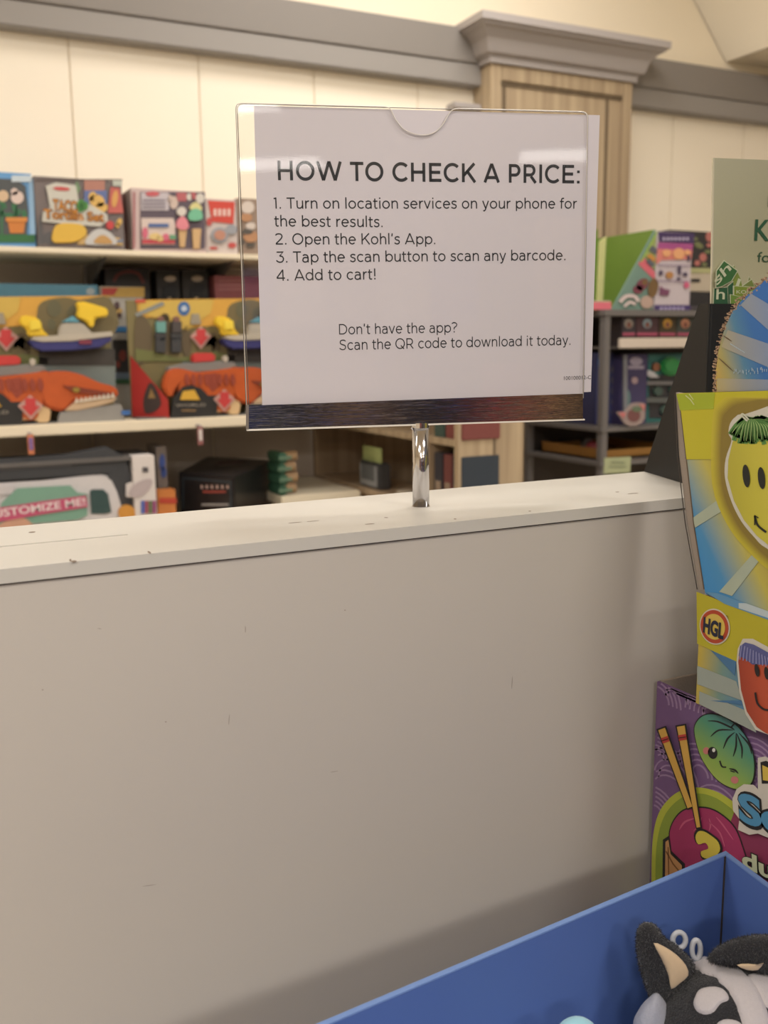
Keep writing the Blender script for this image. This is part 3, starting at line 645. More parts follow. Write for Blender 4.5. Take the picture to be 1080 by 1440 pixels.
a = Art(pgs, 4); a.poly([(911, 352), (916, 345), (924, 352), (921, 358)]).poly([(907, 368), (913, 364), (920, 372), (915, 376)]); a.build('printed_items', col((80, 84, 96)), t)
a = Art(pgs, 4); a.poly([(908, 360), (914, 357), (922, 365), (917, 368)]); a.build('printed_items', col((190, 130, 56)), t)
a = Art(pgs, 4); a.blob(902, 400, 10, 7, -45).blob(896, 407, 7, 6); a.build('printed_doll', col((110, 50, 66)), t)
a = Art(pgs, 5); a.blob(917, 405, 7, 14, 10).blob(905, 397, 4, 4); a.build('printed_doll', col((104, 78, 44)), t)
a = Art(pgs, 5); a.blob(908, 425, 9, 9); a.build('printed_doll', col((176, 150, 138)), t)
a = Art(pgs, 6); a.line([(870, 425), (878, 417), (890, 417), (896, 424)], 5, 3).line([(876, 431), (884, 425), (892, 428)], 4, 3); a.build('printed_lettering', col((206, 188, 186)), t)
# card leaning in the tray
pt = PY(YG+.10)
o = Art(pt, 0, .006).poly([(838, 434), (842, 340), (851, 333), (846, 425)]).build('leaning_card', col((196, 198, 132)), None)
tag(o, 'pale yellow card leaning inside the green display tray', 'card')
# purple box
t, pl = fbox('snack_maker_box', 'tall white and purple toy box with pink top on the rack', 'toy box', 922, 972, 326, YG+.004, .09, ZG, col((190, 180, 186)))
Art(pl, 1).poly([(925, 326), (976, 328), (975, 343), (926, 340)]).build('printed_header', col((56, 40, 84)), t)
a = Art(pl, 2); [a.rect(931+i*5.5, 334, 934+i*5.5, 338) for i in range(7)]; a.build('printed_lettering', col((190, 180, 206)), t)
Art(pl, 1).poly([(925, 341), (974, 343), (973, 352), (924, 350)]).build('printed_band', col((158, 70, 130)), t)
Art(pl, 1).poly([(924, 350), (973, 352), (971, 365), (930, 366), (922, 372)]).build('printed_band', col((206, 120, 110)), t)
a = Art(pl, 3); a.blob(936, 356, 6, 5).blob(953, 357, 8, 8).blob(965, 355, 4, 4); a.build('printed_food', col((222, 160, 110)), t)
a = Art(pl, 3); a.line([(924, 373), (969, 374)], 1.2).line([(922, 395), (967, 396)], 1.2); a.build('printed_lines', col((120, 96, 130)), t)
a = Art(pl, 3); a.blob(928, 384, 3, 4).blob(954, 380, 2.4, 7).blob(962, 386, 3.4, 3).blob(953, 392, 3, 2).blob(967, 363, 2, 5); a.build('printed_tools', col((66, 54, 80)), t)
a = Art(pl, 3); a.blob(940, 387, 5.5, 5); a.build('printed_food', col((168, 116, 64)), t)
a = Art(pl, 3); a.poly([(926, 415), (927, 402), (932, 406), (941, 408), (938, 416)]); a.build('printed_food', col((110, 60, 90)), t)
a = Art(pl, 3); a.blob(964, 401, 4, 4.5); a.build('printed_badge', col((196, 84, 120)), t)
Art(pl, 1).rect(920, 429, 970, 438).build('printed_footer', col((60, 44, 100)), t)
a = Art(pl, 2); [a.rect(927+i*6, 432, 931+i*6, 435.5) for i in range(6)]; a.build('printed_lettering', col((170, 160, 200)), t)
# stacked boxes to its right
pq = PY(YG+.14); XA = pq(938, 400).x; XB = pq(1045, 400).x
zs = [ZG, pq(980, 410).z, pq(980, 377).z, pq(980, 325).z]
o = thing('toy_box', 'black box at the bottom of the stack beside the purple box', 'toy box', (XA+.1, YG+.2, zs[0]))
MB().box((XA, YG+.14, zs[0]), (XB, YG+.3, zs[1])).build('carton', col((34, 33, 36)), o, bevel=.002)
MB().box((XA+.05, YG+.138, zs[0]+.01), (XB-.02, YG+.1405, zs[0]+.02)).build('printed_line', col((70, 66, 70)), o)
o = thing('toy_box', 'cream box with black handle slot in the middle of the stack', 'toy box', (XA+.1, YG+.2, zs[1]))
MB().box((XA, YG+.14, zs[1]), (XB, YG+.3, zs[2])).build('carton', col((190, 178, 156)), o, bevel=.002)
Art(pq, 1).rect(971, 392, 984, 397).build('handle_slot', col((40, 38, 38)), o)
Art(pq, 1).rect(968, 377, 1003, 384).build('printed_strip', col((172, 172, 120)), o)
o = thing('toy_box', 'black floral printed box on top of the stack beside the purple box', 'toy box', (XA+.1, YG+.2, zs[2]))
MB().box((XA, YG+.14, zs[2]), (XB, YG+.3, zs[3])).build('carton', col((40, 38, 40)), o, bevel=.002)
a = Art(pq, 1); [a.blob(*b_) for b_ in ((997, 333, 5, 7), (988, 362, 5, 6), (980, 370, 4, 4), (997, 345, 4, 3))]; a.build('printed_flowers', col((176, 104, 96)), o)
a = Art(pq, 1); [a.blob(*b_) for b_ in ((982, 345, 7, 4, 30), (995, 354, 5, 3), (977, 336, 4, 2), (990, 372, 4, 3))]; a.build('printed_leaves', col((104, 110, 70)), o)
# small doll packs behind the white rail
for i, (a0, a1, c1, c2) in enumerate(((874, 893, (50, 44, 50), (150, 140, 130)), (894, 925, (66, 40, 48), (130, 150, 160)), (926, 950, (56, 46, 30), (190, 140, 50)), (951, 975, (52, 60, 56), (190, 130, 100)))):
    lb = ['doll pack with grey figure, leftmost behind the white rail', 'doll pack with pale blue ring print behind the white rail', 'doll pack with gold figure behind the white rail', 'doll pack with peach figure, rightmost behind the white rail'][i]
    t, pl = fbox('doll_pack', lb, 'toy pack', a0, a1, 445, YG+.02, .06, 1.448, col(c1), group='doll packs behind the white rail')
    Art(pl, 1).blob((a0+a1)/2, 455, 6, 7).build('printed_doll', col(c2), t)
    Art(pl, 2).blob((a0+a1)/2, 457, 3, 4).build('printed_face', col((120, 70, 60)), t)
    Art(pl, 1).rect(a0+1, 468, a1-1, 472).build('printed_footer', col((166, 70, 96)), t)
# middle level boxes
t, pl = fbox('toy_box', 'deep blue box at the left end of the rack beside the post', 'toy box', 838, 862, 496, YG+.10, .16, 1.205, col((44, 48, 92)))
a = Art(pl, 1); a.blob(846, 510, 6, 12); a.build('printed_glow', col((40, 84, 150)), t)
a = Art(pl, 1); [a.blob(862, 520+i*15, 3, 5) for i in range(5)]; a.build('printed_marks', col((80, 76, 80)), t)
t, pl = fbox('toy_box', 'purple toy box with silver edge strip on the rack', 'toy box', 873, 910, 498, YG+.06, .12, 1.205, col((52, 46, 86)))
Art(pl, 1, .006).rect(875, 499, 880, 590).build('silver_strip', col((120, 122, 130)), t)
a = Art(pl, 1); a.blob(894, 508, 9, 6).rect(883, 514, 905, 519); a.build('printed_title', col((150, 140, 160)), t)
Art(pl, 1).blob(892, 535, 4.5, 5).build('printed_face', col((166, 140, 146)), t)
Art(pl, 1).blob(882, 560, 4, 12).build('printed_figure', col((90, 120, 120)), t)
t, pl = fbox('toy_box', 'teal open box holding green dome toy on the rack', 'toy box', 910, 1010, 497, YG+.08, .14, 1.205, col((44, 110, 106)))
Art(pl, 1).rect(912, 527, 1000, 588).build('window', col((44, 44, 48)), t)
a = Art(pl, 2, .02); a.blob(939, 515, 14, 13); a.build('green_dome', mat('green_dome_plastic', (40, 130, 70), .2), t, bevel=.008)
a = Art(pl, 3, .01); a.poly([(902, 526), (908, 520), (916, 523), (924, 531), (912, 531)]); a.build('silver_car', mat('silver_toy', (190, 190, 196), .3), t, bevel=.003)
Art(pl, 2, .012).rect(902, 536, 1000, 541).build('inner_tray', col((110, 110, 112)), t)
Art(pl, 2, .012).rect(902, 559, 1000, 566).build('inner_tray', col((84, 88, 86)), t)
a = Art(pl, 2, .01); a.blob(922, 550, 6, 6); a.build('toy_piece', col((54, 76, 70)), t)
for b_ in ((935, 577, 9, 8), (945, 548, 7, 5)): Art(pl, 2, .01).blob(*b_).build('toy_piece', col((54, 76, 70)), t)
a = Art(pl, 2, .008); a.blob(920, 516, 5, 6); a.build('toy_figure', col((130, 80, 56)), t)
# cat shaped badge
pq = PY(YG-.006, .001)
t = thing('cat_badge', 'round pink eared badge standing at the front of the rack shelf', 'badge', (pq(887, 598).x, YG+.002, 1.205))
Art(pq, 0, .006).poly([(866, 580), (868, 579), (878, 578), (886, 568), (899, 566), (905, 568), (905, 574), (905, 588), (897, 597), (885, 599), (876, 594), (872, 588)], 3).build('disc', col((150, 132, 128)), t)
Art(pq, 7, .001).poly([(867, 580), (878, 580), (875, 588)]).build('ear', col((196, 110, 110)), t)
Art(pq, 7, .001).poly([(896, 568), (905, 569), (904, 578)]).build('ear', col((196, 120, 114)), t)
Art(pq, 7, .001).blob(889, 584, 9, 9).build('printed_face', col((110, 66, 66)), t)
Art(pq, 8, .001).blob(893, 575, 7, 4).build('printed_eye', col((90, 110, 84)), t)
# low card and basket
o = thing('price_card', 'pale green card hanging low on the rack shelf', 'card', (pg(866, 667).x, YG-.008, pg(866, 667).z))
Art(pg, 1, .003).poly([(849, 644), (886, 642), (885, 664), (848, 666)]).build('card', col((170, 178, 136)), o)
a = Art(pg, 5); a.rect(857, 649, 877, 651).rect(855, 655, 879, 656.5); a.build('printed_lines', col((130, 140, 110)), o)
t = thing('shallow_basket', 'shallow orange tray with odds and ends low at the left of the rack', 'basket', (2.02, 2.5, 1.10))
Mb = col((170, 120, 52))
MB().box((1.925, 2.36, 1.10), (2.2, 2.66, 1.106)).box((1.925, 2.36, 1.10), (1.93, 2.66, 1.135)).box((2.195, 2.36, 1.10), (2.2, 2.66, 1.135)).box((1.925, 2.36, 1.10), (2.2, 2.365, 1.128)).box((1.925, 2.655, 1.10), (2.2, 2.66, 1.128)).build('tray', Mb, t)
for j, (x, y, c_, lb) in enumerate(((1.98, 2.46, (160, 60, 70), 'pink ball in the shallow orange tray'), (2.03, 2.55, (150, 150, 160), 'grey ball in the shallow orange tray'))):
    o = MB().ball((x, y, 1.106+.022), .022).build('small_ball', col(c_), None, smooth=True); tag(o, lb, 'ball')

# ------------------------------------------------------------------ the counter
YF, YR, ZC = .602, .751, 1.323
t = thing('counter', 'long white divider counter with pale top and taupe front', 'counter', (.6, .676, 0))
MB().box((-1.4, YF+.002, 0), (2.2, YR-.002, ZC-.0085)).build('front_body', M_counter, t)
ps = PZ(ZC)
sa = ps(177, 752); ys = sa.y; sw = .0016
top = MB()
lip = .009
xs = sa.x; xs0 = -.35
n = 8
# top slab with one long slot cut out of it
outer = [(-1.4, YF), (2.2, YF), (2.2, YR), (-1.4, YR)]
bm = bmesh.new()
def ring(pts, z): return [bm.verts.new((x, y, z)) for x, y in pts]
slot = [(xs0, ys-sw)] + [(xs+math.sin(math.pi*i/n)*sw, ys-sw*math.cos(math.pi*i/n)) for i in range(n+1)] + [(xs0, ys+sw)]
off = t.location
ot = ring([(x-off.x, y-off.y) for x, y in outer], ZC); st = ring([(x-off.x, y-off.y) for x, y in slot], ZC)
ob = ring([(x-off.x, y-off.y) for x, y in outer], ZC-lip); sb = ring([(x-off.x, y-off.y) for x, y in slot], ZC-.006)
eo = [bm.edges.new((ot[i], ot[(i+1) % 4])) for i in range(4)]; ns = len(slot); es = [bm.edges.new((st[i], st[(i+1) % ns])) for i in range(ns)]
bmesh.ops.triangle_fill(bm, edges=eo+es, use_beauty=True)
# triangle_fill also fills the hole if closed: drop the faces lying wholly on slot vertices
ss = set(st)
bmesh.ops.delete(bm, geom=[f for f in bm.faces if all(v in ss for v in f.verts)], context='FACES_ONLY')
for i in range(4): bm.faces.new((ot[i], ot[(i+1) % 4], ob[(i+1) % 4], ob[i]))
for i in range(ns): bm.faces.new((st[i], st[(i+1) % ns], sb[(i+1) % ns], sb[i]))
bm.faces.new(ob); bm.faces.new(sb)
bmesh.ops.recalc_face_normals(bm, faces=bm.faces)
me = bpy.data.meshes.new('countertop'); bm.to_mesh(me); bm.free(); me.materials.append(M_ctop)
o = bpy.data.objects.new('countertop', me); COL.objects.link(o); o.parent = t
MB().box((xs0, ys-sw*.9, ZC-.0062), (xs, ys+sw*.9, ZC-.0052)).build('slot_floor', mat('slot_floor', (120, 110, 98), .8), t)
MB().box((-1.4, YF+.0005, ZC-.0098), (2.2, YF+.003, ZC-.0088)).build('seam', M_dark, t)
# chips and scuffs
M_chip = mat('chip', (120, 104, 90), .8)
ach = Art(PZ(ZC, .0001), 1, .00003)
for (x, y, rx, ry, r) in ((104, 789.5, 4, 1.2, 0), (99, 788, 1.5, 2, 0), (45, 748.5, 5, .8, -5), (150, 777.5, 0.1, .1, 0), (210, 777, 3, 1.4, 30), (520, 737, 7, .4, -4), (440, 733, 9, .3, -5), (543, 728, 3, .4, 0), (890, 694, 8, .35, -5), (868, 692, 3, .4, 0), (640, 730, 2, .6, 0), (745, 719, 2, .5, 0), (415, 735, 10, .35, -5)): ach.blob(x, y, rx, ry, r, 10)
ach.build('chips', M_chip, t)['kind'] = 'stuff'
afs = Art(PY(YF+.002, .0001), 1, .00003)
for (x, y, rx, ry, r) in ((60, 970, 1.2, 1, 0), (233, 1015, 1.2, 1, 0), (140, 884, 3, .5, 10), (345, 885, .6, 5, 0), (322, 1012, .5, 8, 4), (485, 858, 1.2, .8, 0), (210, 1245, 10, .4, -8), (470, 1085, 6, .35, -10), (720, 960, .4, 9, 3)): afs.blob(x, y, rx, ry, r, 10)
afs.build('scuffs', mat('scuff', (150, 138, 128), .7), t)['kind'] = 'stuff'

# ------------------------------------------------------------------ the price sign
P0 = ps(592, 712) - Vector((0, 0, 0))
ud = (ray(7800, 331)).normalized()
vd = (Vector((0, 0, 1))-ud*ud.z).normalized(); nd = ud.cross(vd)       # towards the camera?
if nd.dot(CAM-P0) < 0: nd = -nd
T = thing('price_sign', 'clear acrylic sign holder on chrome post with how to check a price sheet', 'sign', (P0.x, P0.y, ZC))
M_chrome = mat('chrome', (205, 203, 205), .12, 1.0)
def chrome_streak():
    m = bpy.data.materials.new('brushed_chrome'); m.use_nodes = True; nt = m.node_tree; b = nt.nodes['Principled BSDF']
    b.inputs['Base Color'].default_value = (*lin((186, 184, 188)), 1); b.inputs['Metallic'].default_value = 1; b.inputs['Roughness'].default_value = .06
    g = nt.nodes.new('ShaderNodeNewGeometry'); mp = nt.nodes.new('ShaderNodeMapping'); mp.inputs['Scale'].default_value = (30, 30, 1500)
    n = nt.nodes.new('ShaderNodeTexNoise'); n.inputs['Scale'].default_value = 1; n.inputs['Detail'].default_value = 3
    bp = nt.nodes.new('ShaderNodeBump'); bp.inputs['Strength'].default_value = .13; bp.inputs['Distance'].default_value = .0006
    nt.links.new(g.outputs['Position'], mp.inputs[0]); nt.links.new(mp.outputs[0], n.inputs[0]); nt.links.new(n.outputs['Fac'], bp.inputs['Height']); nt.links.new(bp.outputs[0], b.inputs['Normal'])
    return m
M_ch2 = chrome_streak()
pr = MB().cyl((P0.x, P0.y, ZC), .0068, .068, 40); pr.build('post', M_chrome, T, smooth=False, bevel=.0004)
for p in T.children[0].data.polygons: p.use_smooth = len(p.vertices) == 4
MB().cyl((P0.x, P0.y, ZC), .0076, .0005, 40).build('post_gasket', M_chrome, T)
PC = Plane(P0+nd*.0050, nd, .0002)            # channel front
PA = Plane(P0+nd*.0030, nd, .0002)            # front acrylic sheet
PP = Plane(P0+nd*.0008, nd, .0002)            # paper
PBk = Plane(P0-nd*.0022, nd, .0002)           # back acrylic sheet
# chrome channel
c = [PC(350, 605), PC(820, 589.5), PC(820, 553.5), PC(347, 570)]
c = [PC(349, 604), PC(820, 589), PC(820, 553.5), PC(348, 570.5)]
MB().prism(c, -nd*.0012).build('channel_front', M_ch2, T, bevel=.0003)
MB().prism([c[0], c[1], c[1]-nd*.010, c[0]-nd*.010], vd*.0012).build('channel_base', M_chrome, T)
MB().prism([p-nd*.009 for p in c], -nd*.0012).build('channel_back', M_chrome, T)
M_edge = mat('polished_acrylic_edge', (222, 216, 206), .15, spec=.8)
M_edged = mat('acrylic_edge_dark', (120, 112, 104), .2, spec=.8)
MB().prism([PC(347, 606, .0006), PC(822, 591, .0006), PC(822, 589, .0006), PC(347, 603.5, .0006)], -nd*.011).build('bottom_lip', M_edge, T)
MB().prism([PC(346, 605, .0006), PC(350, 605, .0006), PC(350, 569, .0006), PC(346, 570, .0006)], -nd*.0025).build('channel_end', M_edged, T, bevel=.0003)
for sx in (-1, 1):
    MB().ball(PC(592+sx*11.5, 603, -.003), .0011, 10, 6).build('screw', M_chrome, T, smooth=True)
MB().cyl((P0.x, P0.y, ZC+.064), .0076, .004, 32).build('post_collar', M_chrome, T, bevel=.0004)
# acrylic sheets
M_acr = acrylic('clear_acrylic', (.994, .995, .994), .03); M_acr2 = acrylic('clear_acrylic_back', (.985, .985, .983), .03)
TL, TR, BR, BL = (332, 145), (826.5, 157), (820, 560), (347, 575)
def corner(c0, d1, d2, n=5):
    pts = []
    for i in range(n+1):
        t_ = i/n; pts.append(((1-t_)**2*(c0[0]+d1[0])+2*t_*(1-t_)*c0[0]+t_**2*(c0[0]+d2[0]), (1-t_)**2*(c0[1]+d1[1])+2*t_*(1-t_)*c0[1]+t_**2*(c0[1]+d2[1])))
    return pts
topl = corner(TL, (.3, 9), (9, .2)); topr = corner(TR, (-9, -.2), (-.1, 9))
def yt(x): return 145+12*(x-332)/494.5
notch = smoothpts([(541, yt(541)), (549, yt(549)+3), (556, 167), (567, 181), (582, 188), (597, 190), (611, 186), (622, 176), (629, 164), (636, yt(636)+2.5), (645, yt(645))], 5, False)
front = topl + notch + topr + [BR, BL]; back = topl + topr + [BR, BL]
MB().prism([PA(*p) for p in front], -nd*.0012).build('front_sheet', M_acr, T)
MB().prism([PBk(*p) for p in back], -nd*.0012).build('back_sheet', M_acr2, T)
# polished edges of both sheets
def edge(pl, pts, r, name, m): MB().tube([pl(*p) for p in pts], r, 6).build(name, m, T, smooth=True)
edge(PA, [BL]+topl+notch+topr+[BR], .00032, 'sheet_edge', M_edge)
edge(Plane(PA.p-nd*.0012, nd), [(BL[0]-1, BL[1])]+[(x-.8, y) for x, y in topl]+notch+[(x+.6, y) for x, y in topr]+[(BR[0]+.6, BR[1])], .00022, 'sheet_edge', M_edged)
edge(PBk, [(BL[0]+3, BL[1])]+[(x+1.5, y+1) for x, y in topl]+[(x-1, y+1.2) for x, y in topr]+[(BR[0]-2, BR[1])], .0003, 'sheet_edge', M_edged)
# paper
pp = [(357, 148.5), (843.5, 162), (831, 551), (820, 551.5), (819, 560), (369, 575)]
paper = MB().prism([PP(*p) for p in pp], -nd*.0002).build('sign_sheet', M_white, None)
tag(paper, 'white printed sheet reading how to check a price inside the clear holder', 'sheet')
ink = mat('black_ink', (34, 34, 38), .6)
CHH, XHH = 720, 528
def El(cx, cy, rx, ry, a0=0, a1=360, n=26):
    return [(cx+rx*math.cos(math.radians(a0+(a1-a0)*i/n)), cy+ry*math.sin(math.radians(a0+(a1-a0)*i/n))) for i in range(n+1)]
def glyph(c, s):
    """monoline geometric letters: advance width and centre lines, s is half the stroke"""
    H_ = CHH; X = XHH; L = 78+s
    def bowl(cx): return El(cx, X/2, 262-s, X/2-s+6)
    G = {
    'H': (756, [[(L, 0), (L, H_)], [(756-L, 0), (756-L, H_)], [(L, 362), (756-L, 362)]]),
    'O': (838, [El(419, 360, 374-s, 371-s, 0, 360, 44)]),
    'Q': (838, [El(419, 360, 374-s, 371-s, 0, 360, 44), [(470, 235), (720, -10)]]),
    'W': (1090, [[(22+s, H_), (308, 14)], [(308, 14), (545, H_)], [(545, H_), (782, 14)], [(782, 14), (1068-s, H_)]]),
    'T': (600, [[(300, 0), (300, H_)], [(26, H_-s), (574, H_-s)]]),
    'C': (742, [El(417, 360, 372-s, 371-s, 43, 317, 34)]),
    'E': (650, [[(L, 0), (L, H_)], [(L, H_-s), (592, H_-s)], [(L, 364), (550, 364)], [(L, s), (598, s)]]),
    'K': (690, [[(L, 0), (L, H_)], [(L, 240), (610, H_)], [(290, 440), (640, 0)]]),
    'A': (768, [[(28+s, 0), (384, H_)], [(384, H_), (740-s, 0)], [(150, 190), (618, 190)]]),
    'P': (640, [[(L, 0), (L, H_)], [(L, H_-s)]+El(345, 478, 240-s, 242-s, 90, -90, 18)+[(L, 236+s)]]),
    'R': (690, [[(L, 0), (L, H_)], [(L, H_-s)]+El(365, 484, 236-s, 236-s, 90, -90, 18)+[(L, 248+s)], [(400, 255), (610, 0)]]),
    'I': (280, [[(140, 0), (140, H_)]]),
    'S': (625, [smoothpts([(538, 610), (440, 672), (310, 684), (170, 640), (122, 540), (170, 432), (310, 376), (450, 330), (520, 250), (504, 120), (410, 48), (290, 32), (160, 70), (66, 140)], 5, False)]),
    'D': (756, [[(L, 0), (L, H_)], [(L, H_-s)]+El(340, 360, 368-s, 360-s, 90, -90, 22)+[(L, s)]]),
    '1': (360, [[(222, 0), (222, H_)], [(222, H_-s), (80, 640)]]),
    '2': (600, [smoothpts([(64, 590), (140, 664), (290, 690), (430, 650), (490, 540), (450, 420), (330, 290), (74, 60)], 5, False), [(56, s), (540, s)]]),
    '3': (605, [[(80, H_-s), (510, H_-s), (270, 430)], smoothpts([(270, 425), (420, 405), (512, 300), (500, 150), (400, 52), (270, 32), (140, 70), (48, 150)], 5, False)]),
    '4': (650, [[(470, 0), (470, H_)], [(470, H_-20), (60, 190)], [(50, 172), (600, 172)]]),
    '.': (260, [[(130, 0), (130, 100)]]), ':': (270, [[(135, 0), (135, 104)], [(135, 400), (135, 504)]]),
    '!': (290, [[(145, 0), (145, 100)], [(145, 210), (145, H_)]]), "'": (230, [[(124, H_), (96, 520)]]),
    '?': (540, [[(230, 0), (230, 100)], smoothpts([(50, 610), (130, 672), (250, 690), (380, 650), (440, 560), (400, 450), (300, 380), (232, 330), (230, 215)], 5, False)]),
    'a': (556, [smoothpts([(92, 440), (170, 484), (270, 494), (390, 450), (438, 330)], 5, False)+[(438, 0)], [(438, 300), (380, 312)]+smoothpts([(380, 312), (260, 318), (140, 290), (88, 180), (100, 90), (190, 32), (290, 34), (390, 84), (438, 170)], 5, False)]),
    'b': (626, [[(L-6, 0), (L-6, 740)], bowl(334)]), 'd': (626, [[(632-L, 0), (632-L, 740)], bowl(292)]),
    'p': (626, [[(L-6, -160), (L-6, X)], bowl(334)]),
    'c': (540, [El(307, X/2, 262-s, X/2-s+6, 45, 315, 26)]),
    'e': (590, [[(50+s, 276), (548-s, 276)]+El(300, X/2, 252-s, X/2-s+6, 4, 318, 30)]),
    'o': (606, [El(303, X/2, 262-s, X/2-s+6, 0, 360, 34)]),
    'f': (335, [smoothpts([(330, 690), (250, 700), (170, 660), (146, 560)], 5, False)+[(146, 0)], [(24, X-s), (318, X-s)]]),
    't': (362, [[(146, 660), (146, 150)]+smoothpts([(146, 150), (166, 60), (230, 30), (316, 44)], 5, False), [(26, X-s), (330, X-s)]]),
    'h': (576, [[(L-6, 0), (L-6, 740)], smoothpts([(L-6, 290), (150, 420), (290, 496), (430, 450), (L+355, 310)], 5, False)+[(L+355, 0)]]),
    'n': (576, [[(L-6, 0), (L-6, X)], smoothpts([(L-6, 290), (150, 420), (290, 496), (430, 450), (L+355, 310)], 5, False)+[(L+355, 0)]]),
    'u': (576, [[(L+360, 0), (L+360, X)], [(L-2, X)]+smoothpts([(L-2, 210), (146, 80), (280, 32), (420, 100), (L+360, 240)], 5, False)]),
    'r': (378, [[(L-6, 0), (L-6, X)], smoothpts([(L-6, 250), (150, 400), (240, 478), (345, 492)], 5, False)]),
    'i': (244, [[(122, 0), (122, X)], [(122, 636), (122, 728)]]), 'l': (240, [[(120, 0), (120, 740)]]),
    's': (468, [smoothpts([(400, 444), (320, 488), (220, 496), (118, 450), (110, 360), (190, 298), (310, 262), (378, 200), (366, 90), (270, 32), (150, 42), (50, 104)], 5, False)]),
    'v': (530, [[(28+s*.8, X), (265, 8)], [(265, 8), (502-s*.8, X)]]), 'y': (530, [[(28+s*.8, X), (272, 20)], [(502-s*.8, X), (240, -80), (190, -138), (92, -140)]]),
    'w': (806, [[(28+s*.8, X), (232, 10)], [(232, 10), (403, X)], [(403, X), (574, 10)], [(574, 10), (778-s*.8, X)]]),
    ' ': (280, [])}
    return G[c]
def line_(s_, a, b, h, wt=74, name='lettering'):
    """one printed line, drawn letter by letter between its two baseline ends"""
    s = wt/2; x = 0; segs = []
    for ch in s_:
        adv, st = glyph(ch, s); segs += [[(x+p[0], p[1]) for p in path] for path in st]; x += adv
    x0 = min(p[0] for q in segs for p in q)-s; x1 = max(p[0] for q in segs for p in q)+s
    A_ = PP(*a); B_ = PP(*b); C_ = PP(a[0], a[1]-h); u = (B_-A_).normalized(); v = C_-A_; v = (v-u*v.dot(u)).normalized()
    kx = (B_-A_).length/(x1-x0); ky = (C_-A_).length/CHH; mb = MB(); lift = nd*.00012
    for q in segs:
        n = len(q); Lf = []; Rt = []; closed = n > 3 and math.dist(q[0], q[-1]) < 1
        for i in range(n):
            p0 = q[i-1] if i else (q[-2] if closed else q[0]); p1 = q[i+1] if i < n-1 else (q[1] if closed else q[-1])
            dx, dy = p1[0]-p0[0], p1[1]-p0[1]; d = math.hypot(dx, dy) or 1
            m_ = s
            if 0 < i < n-1:
                ax, ay = q[i][0]-q[i-1][0], q[i][1]-q[i-1][1]; da = math.hypot(ax, ay) or 1
                m_ = s/max(.5, abs((ax*dx+ay*dy)/(da*d)))
            Lf.append((q[i][0]-dy/d*m_, q[i][1]+dx/d*m_)); Rt.append((q[i][0]+dy/d*m_, q[i][1]-dx/d*m_))
        P_ = lambda p: A_+u*((p[0]-x0)*kx)+v*(p[1]*ky)+lift
        for i in range(n-1): mb.add([P_(Lf[i]), P_(Lf[i+1]), P_(Rt[i+1]), P_(Rt[i])], [[0, 1, 2, 3]])
    mb.build(name, ink, paper)
line_('HOW TO CHECK A PRICE:', (391, 253.5), (815, 258), 27.5, 120, name='heading')
line_('1. Turn on location services on your phone for', (384.5, 293.5), (812, 293.5), 15.8, 84)
line_('the best results.', (385, 318.5), (538, 319.5), 15.8, 84)
line_("2. Open the Kohl's App.", (387, 344), (612, 343.5), 15.8, 84)
line_('3. Tap the scan button to scan any barcode.', (388, 369.5), (795, 366), 15.8, 84)
line_('4. Add to cart!', (388.5, 395), (528, 393), 15.8, 84)
line_('Don\'t have the app?', (477, 470.5), (643, 467.5), 14.8, 76)
line_('Scan the QR code to download it today.', (477, 492.5), (802, 485), 14.8, 76)
text(paper, PP, '100100012-C', (793, 534.5), (831, 533), 5.5, ink, layer=.6, bold=0)

# unseen textile rack, added to give the chrome coloured reflections
tw = thing('added_textile_rack', 'unseen rack of dark and bright textiles added for the chrome to reflect', 'rack', (-.4, -2.0, 0))
MB().box((-2.6, -2.3, 0), (2.4, -2.26, 2.1)).build('back_panel', col((60, 54, 52)), tw)
rr = random.Random(11)
PAL = [(70, 66, 78), (225, 212, 198), (120, 60, 80), (60, 70, 90), (190, 90, 90), (160, 150, 150), (40, 40, 44), (235, 225, 205), (60, 90, 200), (150, 120, 100), (50, 80, 210), (210, 170, 120)]
for zi in range(4):
    MB().box((-2.6, -2.26, .25+zi*.42), (2.4, -1.9, .27+zi*.42)).build('shelf_board', M_gond, tw)
    for xi in range(28):
        h_ = rr.uniform(.2, .36); MB().box((-2.55+xi*.177, -2.22, .27+zi*.42), (-2.55+xi*.177+.165, -1.92, .27+zi*.42+h_)).build('added_textile', col(rr.choice(PAL)), tw, bevel=.01)

# ------------------------------------------------------------------ black easel and card on the counter end
A0 = ps(905, 663); B0 = ps(954, 678); e1 = (B0-A0); e1.z = 0; nn = Vector((e1.y, -e1.x, 0)).normalized()
if nn.dot(CAM-A0) < 0: nn = -nn
pe = Plane(A0, nn)
TLh = pe(982, 427)
t = thing('black_easel', 'black folded card easel with slanted side on the counter end', 'easel', (B0.x, B0.y, ZC))
w1 = e1.normalized()
TRh = pe(999, 427)
MB().prism([A0, B0+w1*.006, pe(998, 660) if False else TRh+Vector((0, 0, -(TRh.z-ZC))), TRh, TLh], -nn*.003).build('side_panel', M_black, t, bevel=.0006)
fx = (Vector((1, -.15, 0))).normalized(); Bf = TRh+Vector((0, 0, -(TRh.z-ZC)))
MB().prism([Bf, Bf+fx*.16, Bf+fx*.16+Vector((0, 0, TRh.z-ZC)), TRh], Vector((0, .003, 0))).build('front_panel', M_black, t, bevel=.0006)
